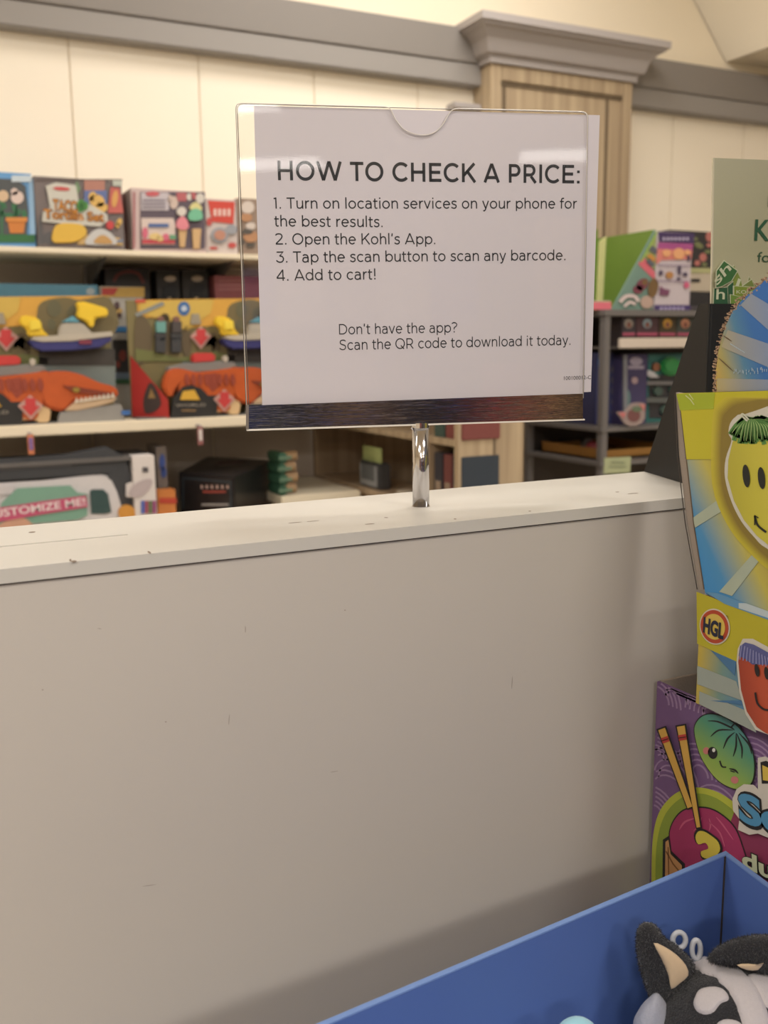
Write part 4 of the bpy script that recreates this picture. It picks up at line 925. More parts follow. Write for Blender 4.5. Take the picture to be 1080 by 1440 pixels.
# green card standing in the easel
ck = Plane(TRh+Vector((0, .006, 0)), (-.12, -1, 0), .0003)
t = thing('cash_card', 'pale green cash promotion card standing behind the black easel top', 'card', (TRh.x+.08, TRh.y+.01, ZC))
Mcg = grad('card_green_print', ck(1040, 225), ck(1040, 430), [(0, (178, 176, 150)), (.6, (176, 174, 142)), (1, (196, 192, 160))], .5)
MB().prism([ck(1003.5, 222), ck(1260, 232), ck(1255, 440), ck(1000, 440)], -ck.n*.0012).build('card_sheet', Mcg, t)
MB().prism([ck(1002.8, 222, .0002), ck(1004.6, 222, .0002), ck(1001.4, 440, .0002), ck(999.6, 440, .0002)], -ck.n*.0016).build('card_edge', col((206, 200, 176)), t)
Mdg = col((36, 84, 58))
text(t, ck, 'KOHL\u2019S', (1060, 338), (1170, 342), 31, Mdg, layer=2, bold=.012)
text(t, ck, 'for', (1064, 368.5), (1092, 369), 15, col((44, 80, 56)), layer=2)
text(t, ck, 'E', (1079, 290), (1096, 291), 32, Mdg, layer=2, bold=.02)
G1 = col((52, 104, 52)); G2 = col((128, 148, 62)); G3 = col((36, 84, 54)); GW = col((206, 212, 180))
def bill(pts, m, lay, s=None, l=None, r=None, h=10):
    n_ = len(pts); cx = sum(p[0] for p in pts)/n_; cy = sum(p[1] for p in pts)/n_
    Art(ck, lay).poly([(cx+(x-cx)*1.0, cy+(y-cy)*1.0) for x, y in pts]).build('note_border', GW, t)
    Art(ck, lay+1).poly([(cx+(x-cx)*.91, cy+(y-cy)*.91) for x, y in pts]).build('printed_note', m, t)
    if s: text(t, ck, s, l, r, h, GW, layer=lay+2.5, bold=.01)
bill([(1052, 388), (1062, 400), (1072, 408), (1070, 425), (1050, 425), (1049, 405)], col((128, 136, 84)), 1)
bill([(1042, 402), (1056, 392), (1062, 408), (1062, 420), (1044, 420)], col((116, 136, 66)), 3)
bill([(1026, 378), (1030, 372), (1040, 392), (1044, 412), (1028, 412)], G2, 5, 'l', (1032, 402), (1036, 404), 12)
bill([(1001, 405), (1022, 403), (1024, 432), (1000, 432)], G3, 7, 'h', (1004, 421), (1016, 421), 16)
bill([(1020, 402), (1028, 395), (1030, 430), (1021, 430)], G3, 9)
bill([(1027, 402), (1062, 404), (1062, 420), (1027, 422)], col((122, 146, 50)), 11, 'KOHL\u2019S', (1031, 413), (1064, 414), 5)
bill([(1022, 414), (1040, 418), (1048, 432), (1022, 432)], col((104, 140, 56)), 13)
bill([(1002, 381), (1013, 366), (1033, 381), (1024, 396), (1010, 404), (1001, 406)], G1, 15, None)
text(t, ck, 'sh', (1003, 402), (1023, 379), 15, GW, layer=18, bold=.01)
text(t, ck, 'c', (1003, 397), (1009, 389), 9, GW, layer=18, bold=.01)

# ------------------------------------------------------------------ hidden table that carries the stacked displays
t = thing('display_table', 'display table in front of the counter carrying the cartons', 'table', (.65, .2, 0))
MB().box((.0, -.25, .77), (.86, .59, .80)).build('tabletop', M_shelf, t, bevel=.003)
for (x, y) in ((.03, -.22), (.79, -.22), (.03, .52), (.79, .52)): MB().box((x, y, 0), (x+.04, y+.04, .77)).build('leg', M_gond, t)

t = thing('added_shade_rack', 'unseen tall rack added just right of the stacked cartons to shade the counter', 'rack', (1.05, -.35, 0))
MB().box((.87, -1.3, 0), (.89, .42, 2.1)).build('side_panel', M_gond, t, bevel=.002)  # unseen rack, added to block light from the right
for z_ in (.3, .8, 1.3, 2.08): MB().box((.89, -1.3, z_), (1.3, .42, z_+.02)).build('shelf_board', M_gond, t)
MB().box((1.3, -1.3, 0), (1.32, .42, 2.1)).build('back_panel', M_gond, t)

# ------------------------------------------------------------------ purple dumpling carton
XP = .555; pu = PX(XP, .0003); zt = 1.168
t = thing('dumpling_carton', 'purple carton with dumpling drawings and chopsticks under the yellow display', 'display box', (XP+.1, .45, .80))
yn_ = .30; yf_ = .5965
M_pur = mat('purple_print', (112, 84, 124), .5, noise=.05, nscale=80)
a = MB(); a.box((XP, yn_, .80), (XP+.003, yf_, zt)); a.build('left_panel', M_pur, t, bevel=.0006)
MB().box((XP+.003, yf_-.003, .80), (XP+.26, yf_, zt)).build('back_panel', M_card, t)
MB().box((XP+.257, yn_, .80), (XP+.26, yf_-.003, zt)).build('right_panel', M_card, t)
MB().box((XP+.003, yn_, .80), (XP+.257, yn_+.003, zt)).build('near_panel', M_pur, t)
MB().box((XP+.003, yn_+.003, .80), (XP+.257, yf_-.003, .803)).build('bottom_panel', M_card, t)
# wave pattern
a = Art(pu, .4); lw = 1.5
def arcs(cx, cy, R, a0=180, a1=360, n=14, k=5, step=.17):
    for j in range(k):
        r = R*(1-step*j)
        if r < 4: break
        pts = []
        for i in range(n+1):
            an = math.radians(a0+(a1-a0)*i/n); x = cx+math.cos(an)*r*.82; y = cy+math.sin(an)*r+(x-cx)*.42
            pts.append((x, y))
        pts = [p for p in pts if p[0] > 923-(p[1]-955)*.02 and p[1] > 958+(p[0]-922)*.42]
        if len(pts) > 1: a.line(pts, 2.4)
for (cx, cy, R, k) in ((953, 1000, 48, 1), (945, 1100, 46, 4), (953, 985, 20, 2), (1000, 1010, 44, 5), (1040, 1090, 40, 5), (985, 1090, 42, 5), (1010, 1150, 44, 4), (1065, 1085, 46, 5), (925, 985, 40, 4), (943, 1125, 40, 2), (975, 985, 34, 4), (925, 1065, 34, 5), (1080, 1120, 44, 4), (922, 1145, 38, 5)):
    arcs(cx, cy, R, k=k)
a.build('wave_print', col((150, 122, 160)), t)
# lime disc
def L(n_): return Art(pu, n_)
lime = [(917, 1232), (918, 1190), (922, 1160), (930, 1138), (945, 1120), (962, 1110), (980, 1107), (1000, 1110), (1020, 1119), (1040, 1134), (1060, 1154), (1080, 1180), (1080, 1300), (917, 1300)]
L(2).poly(smoothpts(lime[:12], 4, False)+lime[12:]).build('lime_border', col((182, 190, 60)), t)
L(3).poly(smoothpts([(923, 1232), (924, 1195), (929, 1165), (938, 1143), (952, 1127), (970, 1117), (990, 1116), (1010, 1123), (1030, 1137)], 4, False)+[(1040, 1160), (1040, 1300), (922, 1300)]).build('lime_disc', col((136, 156, 54)), t)
L(4).poly([(1028, 1158), (1034, 1142), (1048, 1140), (1120, 1175), (1120, 1330), (1040, 1280)], 0).build('crimson_field', col((132, 44, 78)), t)
Kb = col((24, 22, 24))
# bun
bun = [(944, 1178), (948, 1158), (960, 1142), (976, 1136), (1000, 1137), (1020, 1148), (1036, 1165), (1046, 1190), (1052, 1215), (1050, 1260), (1000, 1270), (970, 1240), (950, 1210)]
L(5).poly([(998+(x-998)*1.03, 1200+(y-1200)*1.03) for x, y in bun], 4).build('bun_outline', Kb, t)
L(6).poly(bun, 4).build('pink_bun', col((160, 44, 92)), t)
a = L(7); a.line([(958, 1166), (966, 1155), (980, 1150)], 3, 4, True).line([(1000, 1150), (1002, 1160), (1000, 1168)], 2.5, 3, True).line([(1010, 1148), (1020, 1160), (1034, 1180)], 2.2, 4, True).line([(990, 1148), (985, 1160), (978, 1168)], 2.2, 3, True).line([(1000, 1155), (1015, 1170), (1022, 1190)], 2.2, 3, True); a.build('bun_folds', col((196, 84, 124)), t)
# basket
L(7).poly([(935, 1180), (944, 1174), (947, 1196), (966, 1214), (966, 1260), (934, 1260)]).build('basket_outline', Kb, t)
L(8).poly([(939, 1183), (943, 1180), (946, 1200), (962, 1216), (962, 1260), (938, 1260)]).build('basket', col((196, 142, 90)), t)
a = L(9); a.line([(940, 1196), (950, 1214), (962, 1228)], 1.6).line([(943, 1190), (944, 1240)], 1.2); a.build('basket_lines', col((120, 76, 40)), t)
# hand
hand = [(982, 1176), (986, 1168), (994, 1168), (1004, 1174), (1014, 1183), (1016, 1196), (1004, 1206), (992, 1204), (990, 1196), (1000, 1192), (996, 1184), (986, 1186)]
L(9).poly([(998+(x-998)*1.16, 1188+(y-1188)*1.16) for x, y in hand], 3).build('hand_outline', Kb, t)
L(10).poly(hand, 3).build('yellow_hand', col((218, 198, 72)), t)
# chopsticks
for (p0_, p1_, w0, w1) in (((935, 1024), (975, 1134), 10, 7), ((962, 1020), (987, 1162), 11, 5)):
    for (ex, lay, m_, nm) in ((2.2, 11, Kb, 'chopstick_outline'), (0, 12, col((214, 168, 74)), 'chopstick')):
        dx, dy = p1_[0]-p0_[0], p1_[1]-p0_[1]; d = math.hypot(dx, dy); ux, uy = dx/d, dy/d; nx, ny = -uy, ux
        q = [(p0_[0]+nx*(w0/2+ex)-ux*ex, p0_[1]+ny*(w0/2+ex)-uy*ex), (p0_[0]-nx*(w0/2+ex)-ux*ex, p0_[1]-ny*(w0/2+ex)-uy*ex), (p1_[0]-nx*(w1/2+ex*.7)+ux*ex, p1_[1]-ny*(w1/2+ex*.7)+uy*ex), (p1_[0]+nx*(w1/2+ex*.7)+ux*ex, p1_[1]+ny*(w1/2+ex*.7)+uy*ex)]
        L(lay).poly(q).build(nm, m_, t)
    b0 = (p0_[0]+ux*12, p0_[1]+uy*12); b1 = (p0_[0]+ux*20, p0_[1]+uy*20)
    L(13).line([b0, b1], w0).build('chopstick_band', col((188, 58, 52)), t)
    L(14).line([(b0[0]+ux*4-nx*w0/2, b0[1]+uy*4-ny*w0/2), (b0[0]+ux*4+nx*w0/2, b0[1]+uy*4+ny*w0/2)], 1.0).build('band_line', Kb, t)
# green dumpling
dp = [(979, 1028), (983, 1014), (992, 1006), (1004, 1004), (1020, 1008), (1036, 1018), (1050, 1034), (1060, 1056), (1063, 1078), (1060, 1098), (1050, 1108), (1034, 1108), (1014, 1098), (998, 1080), (986, 1058)]
L(5).poly([(1020+(x-1020)*1.035, 1056+(y-1056)*1.03) for x, y in dp], 4).build('dumpling_outline', Kb, t)
L(6).poly(dp, 4).build('green_dumpling', grad('dumpling_print', pu(1040, 1004), pu(1010, 1110), [(0, (70, 120, 140)), (.35, (74, 140, 110)), (.7, (132, 166, 72)), (1, (164, 182, 84))]), t)
a = L(7)
for pts in ([(998, 1013), (1012, 1014), (1030, 1022), (1036, 1026)], [(1002, 1035), (1014, 1026), (1034, 1026)], [(1020, 1052), (1026, 1038), (1036, 1029)], [(1034, 1063), (1038, 1048), (1038, 1030)], [(1046, 1066), (1046, 1050), (1039, 1031)], [(1060, 1060), (1056, 1046), (1042, 1030)]): a.line(pts, 2.4, 4, True)
a.line([(1015, 1069), (1018, 1077), (1024, 1078)], 2, 4).line([(1028, 1080), (1036, 1082), (1041, 1087)], 2.6, 3, True).line([(1030, 1083), (1036, 1085)], 1.5).line([(1031, 1022), (1038, 1016), (1044, 1024)], 2, 3); a.build('dumpling_lines', Kb, t)
L(7).blob(1005, 1058, 6.5, 8.5, -12).build('dumpling_eye', Kb, t)
L(8).blob(1007, 1054, 2.2, 2.8).build('eye_glint', col((226, 224, 216)), t)
a = L(7); 
for b_ in ((996, 1055, 4.5, 5), (1036, 1096, 5.5, 5, 30)): L(7).blob(*b_).build('cheek', col((196, 116, 112)), t)
# lettering
L(15).poly([(1072, 1064), (1082, 1062), (1120, 1080), (1120, 1190), (1072, 1170), (1060, 1172), (1044, 1165), (1046, 1150), (1037, 1138), (1036, 1122), (1042, 1108), (1052, 1101), (1066, 1102), (1072, 1108)]).build('logo_border', col((206, 200, 188)), t)
L(16).poly([(1076, 1070), (1084, 1068), (1116, 1084), (1116, 1100), (1078, 1100)]).build('logo_outline', Kb, t)
L(17).poly([(1079, 1074), (1110, 1088), (1110, 1100), (1080, 1095)]).build('logo_letter', col((214, 184, 70)), t)
text(t, pu, 'So', (1046, 1152), (1120, 1178), 42, Kb, layer=17, bold=.085)
text(t, pu, 'So', (1047, 1150), (1119, 1176), 39, col((70, 138, 180)), layer=18, bold=.04)
text(t, pu, 'du', (1050, 1216), (1096, 1236), 24, Kb, layer=17, bold=.08)
text(t, pu, 'du', (1051, 1215), (1095, 1235), 23, col((200, 206, 170)), layer=18, bold=.035)

# ------------------------------------------------------------------ yellow squeeze ball display on top of the purple carton
XT_ = .545; py = PX(XT_, .0003)
t = thing('yellow_display', 'yellow and blue cardboard display with smiling balls standing on the purple carton', 'display box', (XT_+.1, .45, 1.1685))
yl = py(980, 830); z0 = 1.1685; z1 = 1.2575; yfar = .5415; ynr = .33
Myo = mat('yellow_print', (176, 166, 44), .42, noise=.03, nscale=30)
Gy = grad('ray_print_lower', py(985, 915), py(1080, 960), [(0, (188, 164, 64)), (.35, (110, 140, 130)), (.8, (76, 128, 172)), (1, (76, 128, 172))])
lowp = MB().prism([(XT_, yfar, z0), (XT_, ynr, z0), (XT_, ynr, z1), (XT_, yfar, z1)], (.003, 0, 0)).build('tray_face', Gy, t, bevel=.0006)
MB().box((XT_+.003, yfar-.003, z0), (XT_+.16, yfar, z1)).build('tray_back', M_card, t)
MB().box((XT_+.157, ynr, z0), (XT_+.16, yfar-.003, z1)).build('tray_right', M_card, t)
MB().box((XT_+.003, ynr, z0), (XT_+.157, ynr+.003, z1)).build('tray_near', Myo, t)
MB().box((XT_+.003, ynr+.003, z0), (XT_+.157, yfar-.003, z0+.003)).build('tray_floor', M_card, t)
def Y(n_): return Art(py, n_)
Y(1).poly([(980, 832), (1110, 882), (1110, 960), (1052, 938), (981, 905)]).build('yellow_band', Myo, t)
a = Y(1); a.poly([(981, 936), (1036, 958), (1044, 985), (981, 962)]).poly([(984, 990), (984, 972), (1056, 1002), (1064, 1030)]); a.build('pale_ray', col((150, 160, 150)), t)
a = Y(1.5); a.poly([(1000, 914), (1034, 950), (1036, 930)]).poly([(1000, 985), (1048, 985), (1050, 992)]); a.build('blue_ray', col((64, 110, 150)), t)
Y(2).poly([(992, 832), (1010, 834), (1080, 860), (1110, 871), (1110, 882), (1080, 871), (1020, 849)]).build('blue_edge_band', col((90, 146, 186)), t)
Y(2.5).poly([(1040, 848), (1050, 848), (1100, 866), (1100, 875), (1040, 855)]).build('white_edge_ray', col((186, 202, 206)), t)
# round badge
for r, c_, l_ in ((21, (210, 200, 180), 3), (19.4, (176, 62, 34), 4), (15, (214, 182, 76), 5)):
    Y(l_).blob(1006.5, 881, r, r*1.22, -14, 36).build('badge_ring', col(c_), t)
text(t, py, 'HGL', (991, 887), (1020, 898), 21, col((26, 28, 48)), layer=7, bold=.045)
text(t, py, '\u00ae', (1021, 869), (1025, 871), 5, col((70, 60, 30)), layer=3)
# red ball with purple hair
rb = [(1040, 930), (1042, 916), (1052, 912), (1110, 940), (1110, 1046), (1078, 1030), (1066, 1022), (1052, 1000), (1044, 970)]
Y(3).poly([(1037, 932), (1039, 912), (1046, 898), (1060, 898), (1110, 925), (1110, 1050), (1080, 1032), (1064, 1026), (1050, 1004), (1041, 972)]).build('ball_border', col((206, 200, 186)), t)
Y(4).poly(rb).build('red_ball', grad('red_ball_print', py(1040, 960), py(1110, 960), [(0, (150, 52, 30)), (.5, (186, 74, 44)), (1, (190, 80, 50))]), t)
Y(5).poly([(1041, 922), (1043, 908), (1050, 903), (1062, 906), (1110, 932), (1110, 950), (1080, 934), (1060, 934), (1050, 926)]).build('purple_hair', col((80, 84, 140)), t)
a = Y(6); [a.line([(1046+i*4, 906+i*2.0), (1044+i*4.4, 918+i*1.5), (1043+i*4.6, 927+i*1.2)], 1.2, 3) for i in range(10)]; a.build('hair_strands', col((140, 142, 186)), t)
a = Y(7); a.blob(1067.5, 942, 3.2, 9, -10).blob(1081, 946, 3.2, 9, -8); a.line([(1065, 973), (1068, 988), (1076, 996), (1084, 998)], 2.6, 4); a.build('ball_face', col((30, 22, 22)), t)
# upper flared panel
Mup = grad('ray_print_upper', py(965, 740), py(1085, 650), [(0, (62, 138, 196)), (.12, (70, 140, 190)), (.45, (190, 178, 76)), (.8, (150, 120, 60)), (1, (130, 110, 50))])
UPn = [(948.5, 552), (1130, 547), (1130, 878), (985, 828)]
Pu = lambda p, l=0: py(p[0], p[1], l)
MB().prism([Pu((955, 553)), Pu((1130, 548)), Pu((1130, 890)), Pu((991, 835)), Pu((976, 740)), Pu((966, 650))], (.003, 0, 0)).build('upper_panel', Mup, t, bevel=.0006)
# side flap of bare board
a_ = [Pu((955, 553)), Pu((966, 650)), Pu((976, 740)), Pu((990, 829)), Pu((981, 829)), Pu((964, 735)), Pu((953, 640)), Pu((948.5, 552))]
sv = Vector((.02, 0, 0))
MB().prism([p+Vector((.0015, 0, 0)) for p in a_], (.0035, 0, 0)).build('side_flap', M_card, t)
Art(py, 1).line([(948.8, 553), (953, 640), (964, 735), (981, 829)], 1.2).build('flap_edge', col((50, 44, 40)), t)
Art(py, 1).line([(955, 556), (966, 650), (976.5, 740), (990.5, 829)], 1.2).build('fold_edge', col((84, 70, 50)), t)
Y(1).poly([(955, 553), (1130, 548), (1130, 645), (966, 646)]).build('upper_yellow_band', mat('yellow_print_light', (186, 178, 44), .42, noise=.03, nscale=30), t)
Y(1.6).poly([(952, 554), (1006, 552), (1004, 575), (957, 577)]).build('tape_patch', mat('tape', (158, 172, 44), .2, coat=.5), t)
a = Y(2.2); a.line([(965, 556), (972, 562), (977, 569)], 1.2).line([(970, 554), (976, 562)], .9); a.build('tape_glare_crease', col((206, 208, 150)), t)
a = Y(1); a.poly([(975, 728), (1018, 697), (1022, 715), (978, 742)]).poly([(1012, 832), (1060, 778), (1076, 770), (1076, 778), (1030, 838)]); a.build('pale_ray', col((170, 182, 160)), t)
# soft printed halo and the yellow ball
halo = [(1016, 600), (1024, 578), (1050, 566), (1130, 566), (1130, 800), (1090, 790), (1060, 764), (1034, 730), (1016, 680)]
for i in range(8):
    k_ = 1.16-.16*i/7; f_ = (i/7)**1.3; cc = tuple(round(p*(1-f_)+q*f_) for p, q in zip((188, 176, 56), (132, 114, 50)))
    Y(1.7+i*.15).poly([(1100+(x-1100)*k_, max(558+i*.6, 672+(y-672)*(1+(k_-1)*.8))) for x, y in smoothpts(halo, 4)]).build('ball_halo', mat('halo_%d' % i, cc, .45), t)
bb = [(1026, 610), (1028, 596), (1036, 586), (1050, 582), (1130, 580), (1130, 790), (1080, 771), (1062, 755), (1044, 733), (1030, 705), (1021, 672), (1022, 645), (1030, 620)]
Y(3).poly(smoothpts(bb[:3]+bb[3:4], 1)+bb[4:] if False else smoothpts(bb, 4)).build('ball_border', col((206, 204, 190)), t)
Y(4).poly([(1032, 621), (1050, 610), (1130, 610), (1130, 785), (1082, 766), (1066, 753), (1048, 731), (1034, 704), (1025, 672), (1026, 647)]).build('yellow_ball', grad('yellow_ball_print', py(1020, 660), py(1110, 660), [(0, (176, 168, 50)), (.5, (196, 188, 60)), (1, (206, 196, 70))]), t)
hr_ = random.Random(4)
hb_ = Y(5); hs_ = Y(6); hd_ = Y(6.6)
for i in range(34):
    f_ = i/33; ex = 1029+f_*88; ey = 619+hr_.uniform(-3, 6)-max(0, (1044-ex))*.5; mx_ = 1058+(ex-1058)*.72; my = 598+abs(ex-1058)*.02
    (hb_).line([(1058+(ex-1058)*.25, 587+hr_.uniform(-1, 2)), (mx_, my), (ex, ey)], 6.5, 4)
    (hs_ if i % 2 else hd_).line([(1058+(ex-1058)*.25+1, 589), (mx_+1, my), (ex+hr_.uniform(-1, 1), ey-2)], 1.5, 4, True)
hb_.build('green_hair', col((84, 138, 60)), t); hs_.build('hair_strands', col((150, 186, 112)), t); hd_.build('hair_strands', col((70, 122, 54)), t)
a = Y(7); a.line([(1056, 590), (1048, 582), (1046, 584), (1054, 592)], 2.2, 3); a.build('hair_wisp', col((206, 210, 186)), t)
a = Y(6); a.blob(1052, 669, 5, 16, -6).blob(1073.5, 672, 5, 15.5, -6); a.line([(1064, 725), (1068, 738), (1080, 748)], 3, 4); a.line([(1064, 738), (1064, 724), (1069, 728)], 1.6); a.build('ball_face', col((24, 26, 22)), t)
# torn sunburst header
cx, cy = 1160, 556
rim = []
R_ = [(1008, 552), (1007, 530), (1008, 508), (1012, 488), (1018, 466), (1026, 446), (1038, 428), (1052, 414), (1068, 402), (1088, 386), (1130, 370)]
rs = smoothpts(R_, 5, False)
jag = [(x+random.uniform(-.9, .9), y+random.uniform(-.9, .9)) for x, y in rs]
ph = PX(XT_+.004, .0003)
Msun = grad('sunburst_print', ph(1004, 520), ph(1086, 480), [(0, (196, 164, 72)), (.2, (166, 158, 96)), (.5, (74, 126, 160)), (.75, (44, 104, 172)), (1, (40, 100, 176))])
MB().prism([ph(*p) for p in jag+[(1130, 560), (1008, 560)]], (.0025, 0, 0)).build('sunburst_header', Msun, t)
a = Art(ph, 1)
ctr = (1180, 560)
for (p1, p2) in (((1049, 418), (1042, 430)), ((1026, 456), (1017, 481)), ((1008, 532), (1008, 551))):
    pass
a.poly([(1057, 413), (1042, 429), (1080, 463), (1130, 500), (1130, 465), (1080, 427)]).poly([(1024, 464), (1015, 488), (1080, 516), (1130, 545), (1130, 505), (1080, 483)]).poly([(1009, 532), (1009, 551), (1130, 548), (1130, 535)])
a.build('pale_ray', grad('pale_ray_print', ph(1010, 500), ph(1090, 480), [(0, (178, 166, 118)), (.4, (146, 150, 150)), (1, (120, 140, 176))]), t)
# torn brown edge
a = MB()
for i in range(0, len(rs)-3):
    x, y = rs[i]
    for j in range(4):
        xx = x+random.uniform(-5, .5); yy = y+random.uniform(-6, 5); sz = random.uniform(.5, 1.5)
        a.prism([ph(xx-sz, yy-sz*.7, .0002), ph(xx+sz*.7, yy-sz, .0002), ph(xx+sz, yy+sz*.6, .0002), ph(xx-sz*.4, yy+sz, .0002)], (random.uniform(.001, .003), 0, 0))
o = a.build('torn_edge', mat('torn_board', (170, 142, 116), .9, noise=.3, nscale=900), t)
a = Art(ph, 2); a.line([(1011, 503), (1020, 511), (1032, 522)], 1.4, 4, True).line([(1018, 472), (1024, 476), (1030, 480)], 1.6, 3, True); a.build('tear_crease', col((96, 76, 50)), t)
a = Art(ph, 2)
for i in range(22):
    x = 1033+i*2.3+random.uniform(-1, 1); y = 524+random.uniform(-5, 3)-i*.15; a.line([(x, y-random.uniform(.8, 3)), (x+random.uniform(-.6, .6), y+random.uniform(.8, 3))], .8)
for i in range(8): a.line([(1028+i*2.6, 483+i*1.6), (1030+i*2.6, 485+i*1.6)], 1.0)
a.build('scuffs', col((170, 190, 206)), t)

# ------------------------------------------------------------------ blue bin
kz = 1.0665; pz = PZ(kz)
Cc = pz(1020.5, 1196); Ea = pz(440, 1441); dl = (Ea-Cc).normalized(); Eb = pz(1080, 1240.5); dr = (Eb-Cc).normalized()
Ce = Cc+dl*.52; Cr = Cc+dr*.42; Cd = Ce+dr*.42
t = thing('blue_bin', 'open blue cardboard bin holding the husky plush', 'bin', ((Cc.x+Cd.x)/2, (Cc.y+Cd.y)/2, .80))
M_blue = mat('blue_card', (84, 110, 172), .42, noise=.04, nscale=14); M_blue2 = mat('blue_card_edge', (110, 138, 190), .5)
def wallp(a, b, inward, name='wall_panel', th=.0045):
    z0_, z1_ = .80, kz
    base = [a, b, b+inward*th, a+inward*th]
    return MB().loft([[(p.x, p.y, z0_) for p in base], [(p.x, p.y, z1_-.0012) for p in base]]).build(name, M_blue, t)
th = .0045
wallp(Cc, Ce, dr); wallp(Ce+dr*th, Cd, -dl); wallp(Cc+dr*th, Cr, dl); wallp(Cr-dr*th+dl*th, Cd-dr*th-dl*th, dr)
for (a, b, inn) in ((Cc, Ce, dr), (Cc+dr*th, Cr, dl), (Ce+dr*th, Cd, -dl), (Cr-dr*th+dl*th, Cd-dr*th-dl*th, dr)):
    base = [a, b, b+inn*th, a+inn*th]
    MB().loft([[(p.x, p.y, kz-.0012) for p in base], [(p.x, p.y, kz) for p in base]]).build('folded_rim', M_blue2, t, bevel=.0003)
MB().loft([[(p.x, p.y, .80) for p in (Cc, Ce, Cd, Cr)], [(p.x, p.y, .803) for p in (Cc, Ce, Cd, Cr)]]).build('base_panel', M_blue, t)
# corner gap
MB().loft([[(p.x, p.y, z_) for p in (Cc+dl*th*.95+dr*th*1.0, Cc+dl*th*1.35+dr*th*1.0, Cc+dl*th*1.35+dr*th*1.15, Cc+dl*th*.95+dr*th*1.15)] for z_ in (.81, kz-.001)]).build('corner_gap', M_dark, t)

# ------------------------------------------------------------------ husky plush in the bin
def at_depth(px, py, z): 
    d = ray(px, py); return CAM + d*(z/F)
HC = at_depth(1034, 1474, .655)      # head centre
HR = .0575
M_fd = mat('plush_black', (32, 32, 36), .95, sheen=.35, noise=.35, nscale=700, bump=.8, bscale=900)
M_fw = mat('plush_white', (184, 178, 180), .95, sheen=.25, noise=.06, nscale=500, bump=.5, bscale=900)
M_fg = mat('plush_grey', (158, 160, 172), .95, sheen=.25, noise=.1, nscale=600, bump=.6, bscale=900)
M_ft = mat('plush_tan', (196, 172, 140), .9, sheen=.2, noise=.06, nscale=300)
M_sil = mat('silver_cord', (176, 178, 184), .4)
H = thing('husky_plush', 'black and white husky plush toy lying in the blue bin', 'plush toy', (HC.x, HC.y, .803))
BV = (CAM-HC).normalized()
# body below the head, resting on the bin floor
MB().ball(HC+Vector((.012, -.012, -.125)), .075, 28, 18, (1.0, .95, 1.25)).build('body', M_fg, H, smooth=True)
SC = (1.06, .98, 1.0)
hd = MB().ball(HC, HR, 48, 32, SC).build('head', M_fd, H, smooth=True)
def on_head(px, py, lift=0.0):
    """where the sight line meets the head ellipsoid"""
    d = ray(px, py); o_ = CAM-HC
    A = Vector((d.x/SC[0], d.y/SC[1], d.z/SC[2])); B = Vector((o_.x/SC[0], o_.y/SC[1], o_.z/SC[2]))
    a_ = A.dot(A); b_ = 2*A.dot(B); c_ = B.dot(B)-HR*HR; disc = b_*b_-4*a_*c_
    if disc < 0: t_ = -b_/(2*a_)
    else: t_ = (-b_-math.sqrt(disc))/(2*a_)
    p = CAM+d*t_; n_ = (p-HC); n_ = Vector((n_.x/SC[0]**2, n_.y/SC[1]**2, n_.z/SC[2]**2)).normalized()
    return p+n_*lift
def patch(outline, name, m, lift=.0022, smooth=4, rings=6):
    pts = smoothpts(outline, smooth); cx_ = sum(p[0] for p in pts)/len(pts); cy_ = sum(p[1] for p in pts)/len(pts)
    mb = MB(); n_ = len(pts); R3 = []
    for k_ in range(rings+1):
        f_ = 1-k_/rings*.999; lf = lift*math.sqrt(max(0, 1-(f_)**6)) if k_ else -.001
        R3.append([on_head(cx_+(x-cx_)*f_, cy_+(y-cy_)*f_, lf) for x, y in pts])
    mb.loft(R3, cap=False); return mb.build(name, m, H, smooth=True)
patch([(975, 1404), (982, 1392), (998, 1387), (1014, 1388), (1024, 1396), (1026, 1406), (1014, 1412), (1004, 1424), (992, 1428), (980, 1424), (974, 1414)], 'brow_patch', M_fw)
patch([(1000, 1460), (1006, 1440), (1020, 1432), (1040, 1436), (1050, 1452), (1040, 1475), (1015, 1480)], 'cheek_patch', M_fw)
# white blaze as a strip over the head
bl = smoothpts([(966, 1358), (990, 1358), (1020, 1368), (1042, 1388), (1056, 1415), (1066, 1450), (1070, 1500)], 4, False); wd = [14]*4+[24]*4+[34]*4+[38]*4+[40]*4+[44]*5
mb = MB(); rows = []
for i, (x, y) in enumerate(bl):
    a_ = bl[max(i-1, 0)]; b_ = bl[min(i+1, len(bl)-1)]; dx, dy = b_[0]-a_[0], b_[1]-a_[1]; d = math.hypot(dx, dy); w_ = wd[min(i, len(wd)-1)]/2
    rows.append([on_head(x-dy/d*w_*s_, y+dx/d*w_*s_, .0028*math.sqrt(max(0, 1-s_**4))-.0003) for s_ in (-1, -.8, -.5, 0, .5, .8, 1)])
vs = [p for r_ in rows for p in r_]; fs = [[i*7+j, i*7+j+1, (i+1)*7+j+1, (i+1)*7+j] for i in range(len(rows)-1) for j in range(6)]
mb.add(vs, fs).build('blaze', M_fw, H, smooth=True)
patch([(1050, 1372), (1060, 1368), (1080, 1372), (1110, 1385), (1110, 1425), (1080, 1420), (1066, 1400)], 'brow_patch', M_fw)
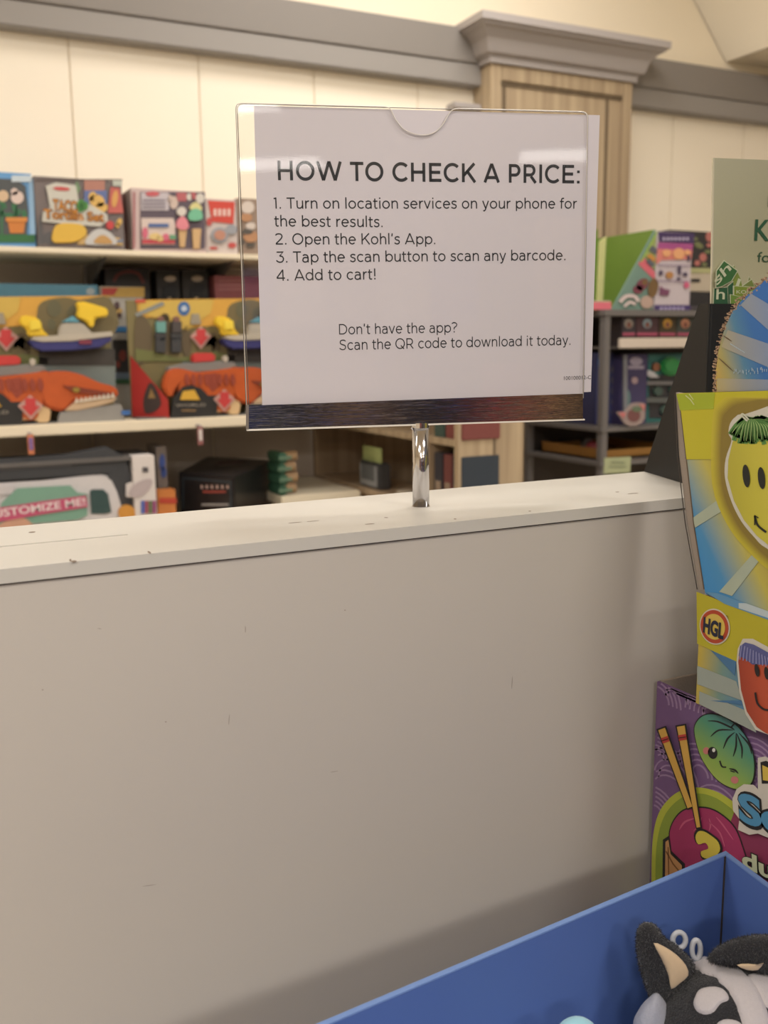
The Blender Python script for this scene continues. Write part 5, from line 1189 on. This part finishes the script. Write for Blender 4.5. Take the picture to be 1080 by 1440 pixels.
# ears
def solid(outer_px, z, th_, name, m, lean=0, smooth=4, zfun=None, parent=H):
    pts = smoothpts(outer_px, smooth); cx_ = sum(p[0] for p in pts)/len(pts); cy_ = sum(p[1] for p in pts)/len(pts); R3 = []
    for k_, (f_, o_) in enumerate(((.0, 1), (.35, .95), (.65, .78), (.85, .5), (.96, .2), (1, 0), (.96, -.3), (.8, -.7), (.4, -1), (0.0, -1))):
        f_ = max(f_, .01)
        R3.append([at_depth(cx_+(x-cx_)*f_, cy_+(y-cy_)*f_, (zfun(x, y) if zfun else z)-o_*th_) for x, y in pts])
    return MB().loft(R3).build(name, m, parent, smooth=True)
ear = solid([(895, 1330), (897, 1306), (908, 1297), (922, 1301), (934, 1318), (952, 1330), (974, 1352), (975, 1368), (962, 1388), (945, 1410), (930, 1418), (916, 1406), (906, 1380), (899, 1356)], .655, .010, 'ear', M_fd)
solid([(919, 1326), (934, 1331), (952, 1343), (965, 1358), (968, 1372), (956, 1383), (944, 1391), (940, 1372), (930, 1348)], .645, .0028, 'inner_ear', M_ft, smooth=2, parent=ear)
ear2 = solid([(996, 1350), (1006, 1334), (1030, 1322), (1060, 1315), (1090, 1316), (1110, 1330), (1100, 1362), (1075, 1372), (1050, 1362), (1020, 1356)], .645, .010, 'ear', M_fd)
solid([(1036, 1357), (1052, 1355), (1070, 1357), (1074, 1354), (1066, 1364), (1050, 1364)], .6335, .0012, 'inner_ear', M_ft, smooth=2, parent=ear2)
solid([(890, 1445), (898, 1420), (912, 1403), (928, 1396), (945, 1440), (940, 1510), (898, 1510)], .650, .012, 'cheek_tuft', M_fg)
for (px, py_, w_, h_) in ((955, 1322, 9, 11), (979, 1335, 6, 13)):
    pts = [at_depth(px+math.cos(a_)*w_, py_+math.sin(a_)*h_, .668) for a_ in [2*math.pi*i/20 for i in range(21)]]
    MB().tube(pts, .0019, 8, cap=False).build('hang_loop', M_sil, H, smooth=True)
# short pile on head and ears
def pile(o_, n_, ln, m, name):
    me_ = o_.data; me_.calc_loop_triangles(); tris = me_.loop_triangles; areas = np.array([t_.area for t_ in tris]); pr_ = areas/areas.sum()
    idx = np.random.RandomState(3).choice(len(tris), n_, p=pr_); mb = MB(); rnd = random.Random(5); vs = []; fs = []
    off = parent_world(o_)
    for j in idx:
        t_ = tris[int(j)]; a_, b_, c_ = [me_.vertices[v].co for v in t_.vertices]; r1, r2 = rnd.random(), rnd.random()
        if r1+r2 > 1: r1, r2 = 1-r1, 1-r2
        p = a_+(b_-a_)*r1+(c_-a_)*r2+off; nn_ = t_.normal
        tip = p+nn_*ln*rnd.uniform(.6, 1.2)+Vector((rnd.uniform(-1, 1), rnd.uniform(-1, 1), rnd.uniform(-1.2, .4)))*ln*.7
        sd = nn_.cross(Vector((rnd.uniform(-1, 1), rnd.uniform(-1, 1), rnd.uniform(-1, 1)))).normalized()*.00022
        k_ = len(vs); vs += [p-sd, p+sd, tip]; fs.append([k_, k_+1, k_+2])
    s_ = MB(); s_.v = [Vector(v) for v in vs]; s_.f = fs
    q_ = s_.build(name, m, o_.parent if o_ is not hd else H); q_['kind'] = 'stuff'
    return q_
pile(hd, 26000, .0016, M_fd, 'head_pile'); pile(ear, 9000, .0015, M_fd, 'ear_pile'); pile(ear2, 9000, .0015, M_fd, 'ear_pile')
# pale blue plush just showing at the bottom
c_ = at_depth(812, 1463, .60)
o = thing('pale_blue_plush', 'pale blue plush top just showing left of the husky', 'plush toy', (c_.x, c_.y, .803))
MB().ball(c_, .0135, 24, 14, (1.1, 1, 1)).build('head', mat('plush_cyan', (150, 200, 214), .9, sheen=.3), o, smooth=True)
MB().loft([[Vector((c_.x+math.cos(2*math.pi*k/16)*r, c_.y+math.sin(2*math.pi*k/16)*r, z_)) for k in range(16)] for r, z_ in ((.03, .803), (.038, .85), (.034, .92), (.02, c_.z-.02), (.012, c_.z-.008))]).build('body', MATS['plush_cyan'], o, smooth=True)
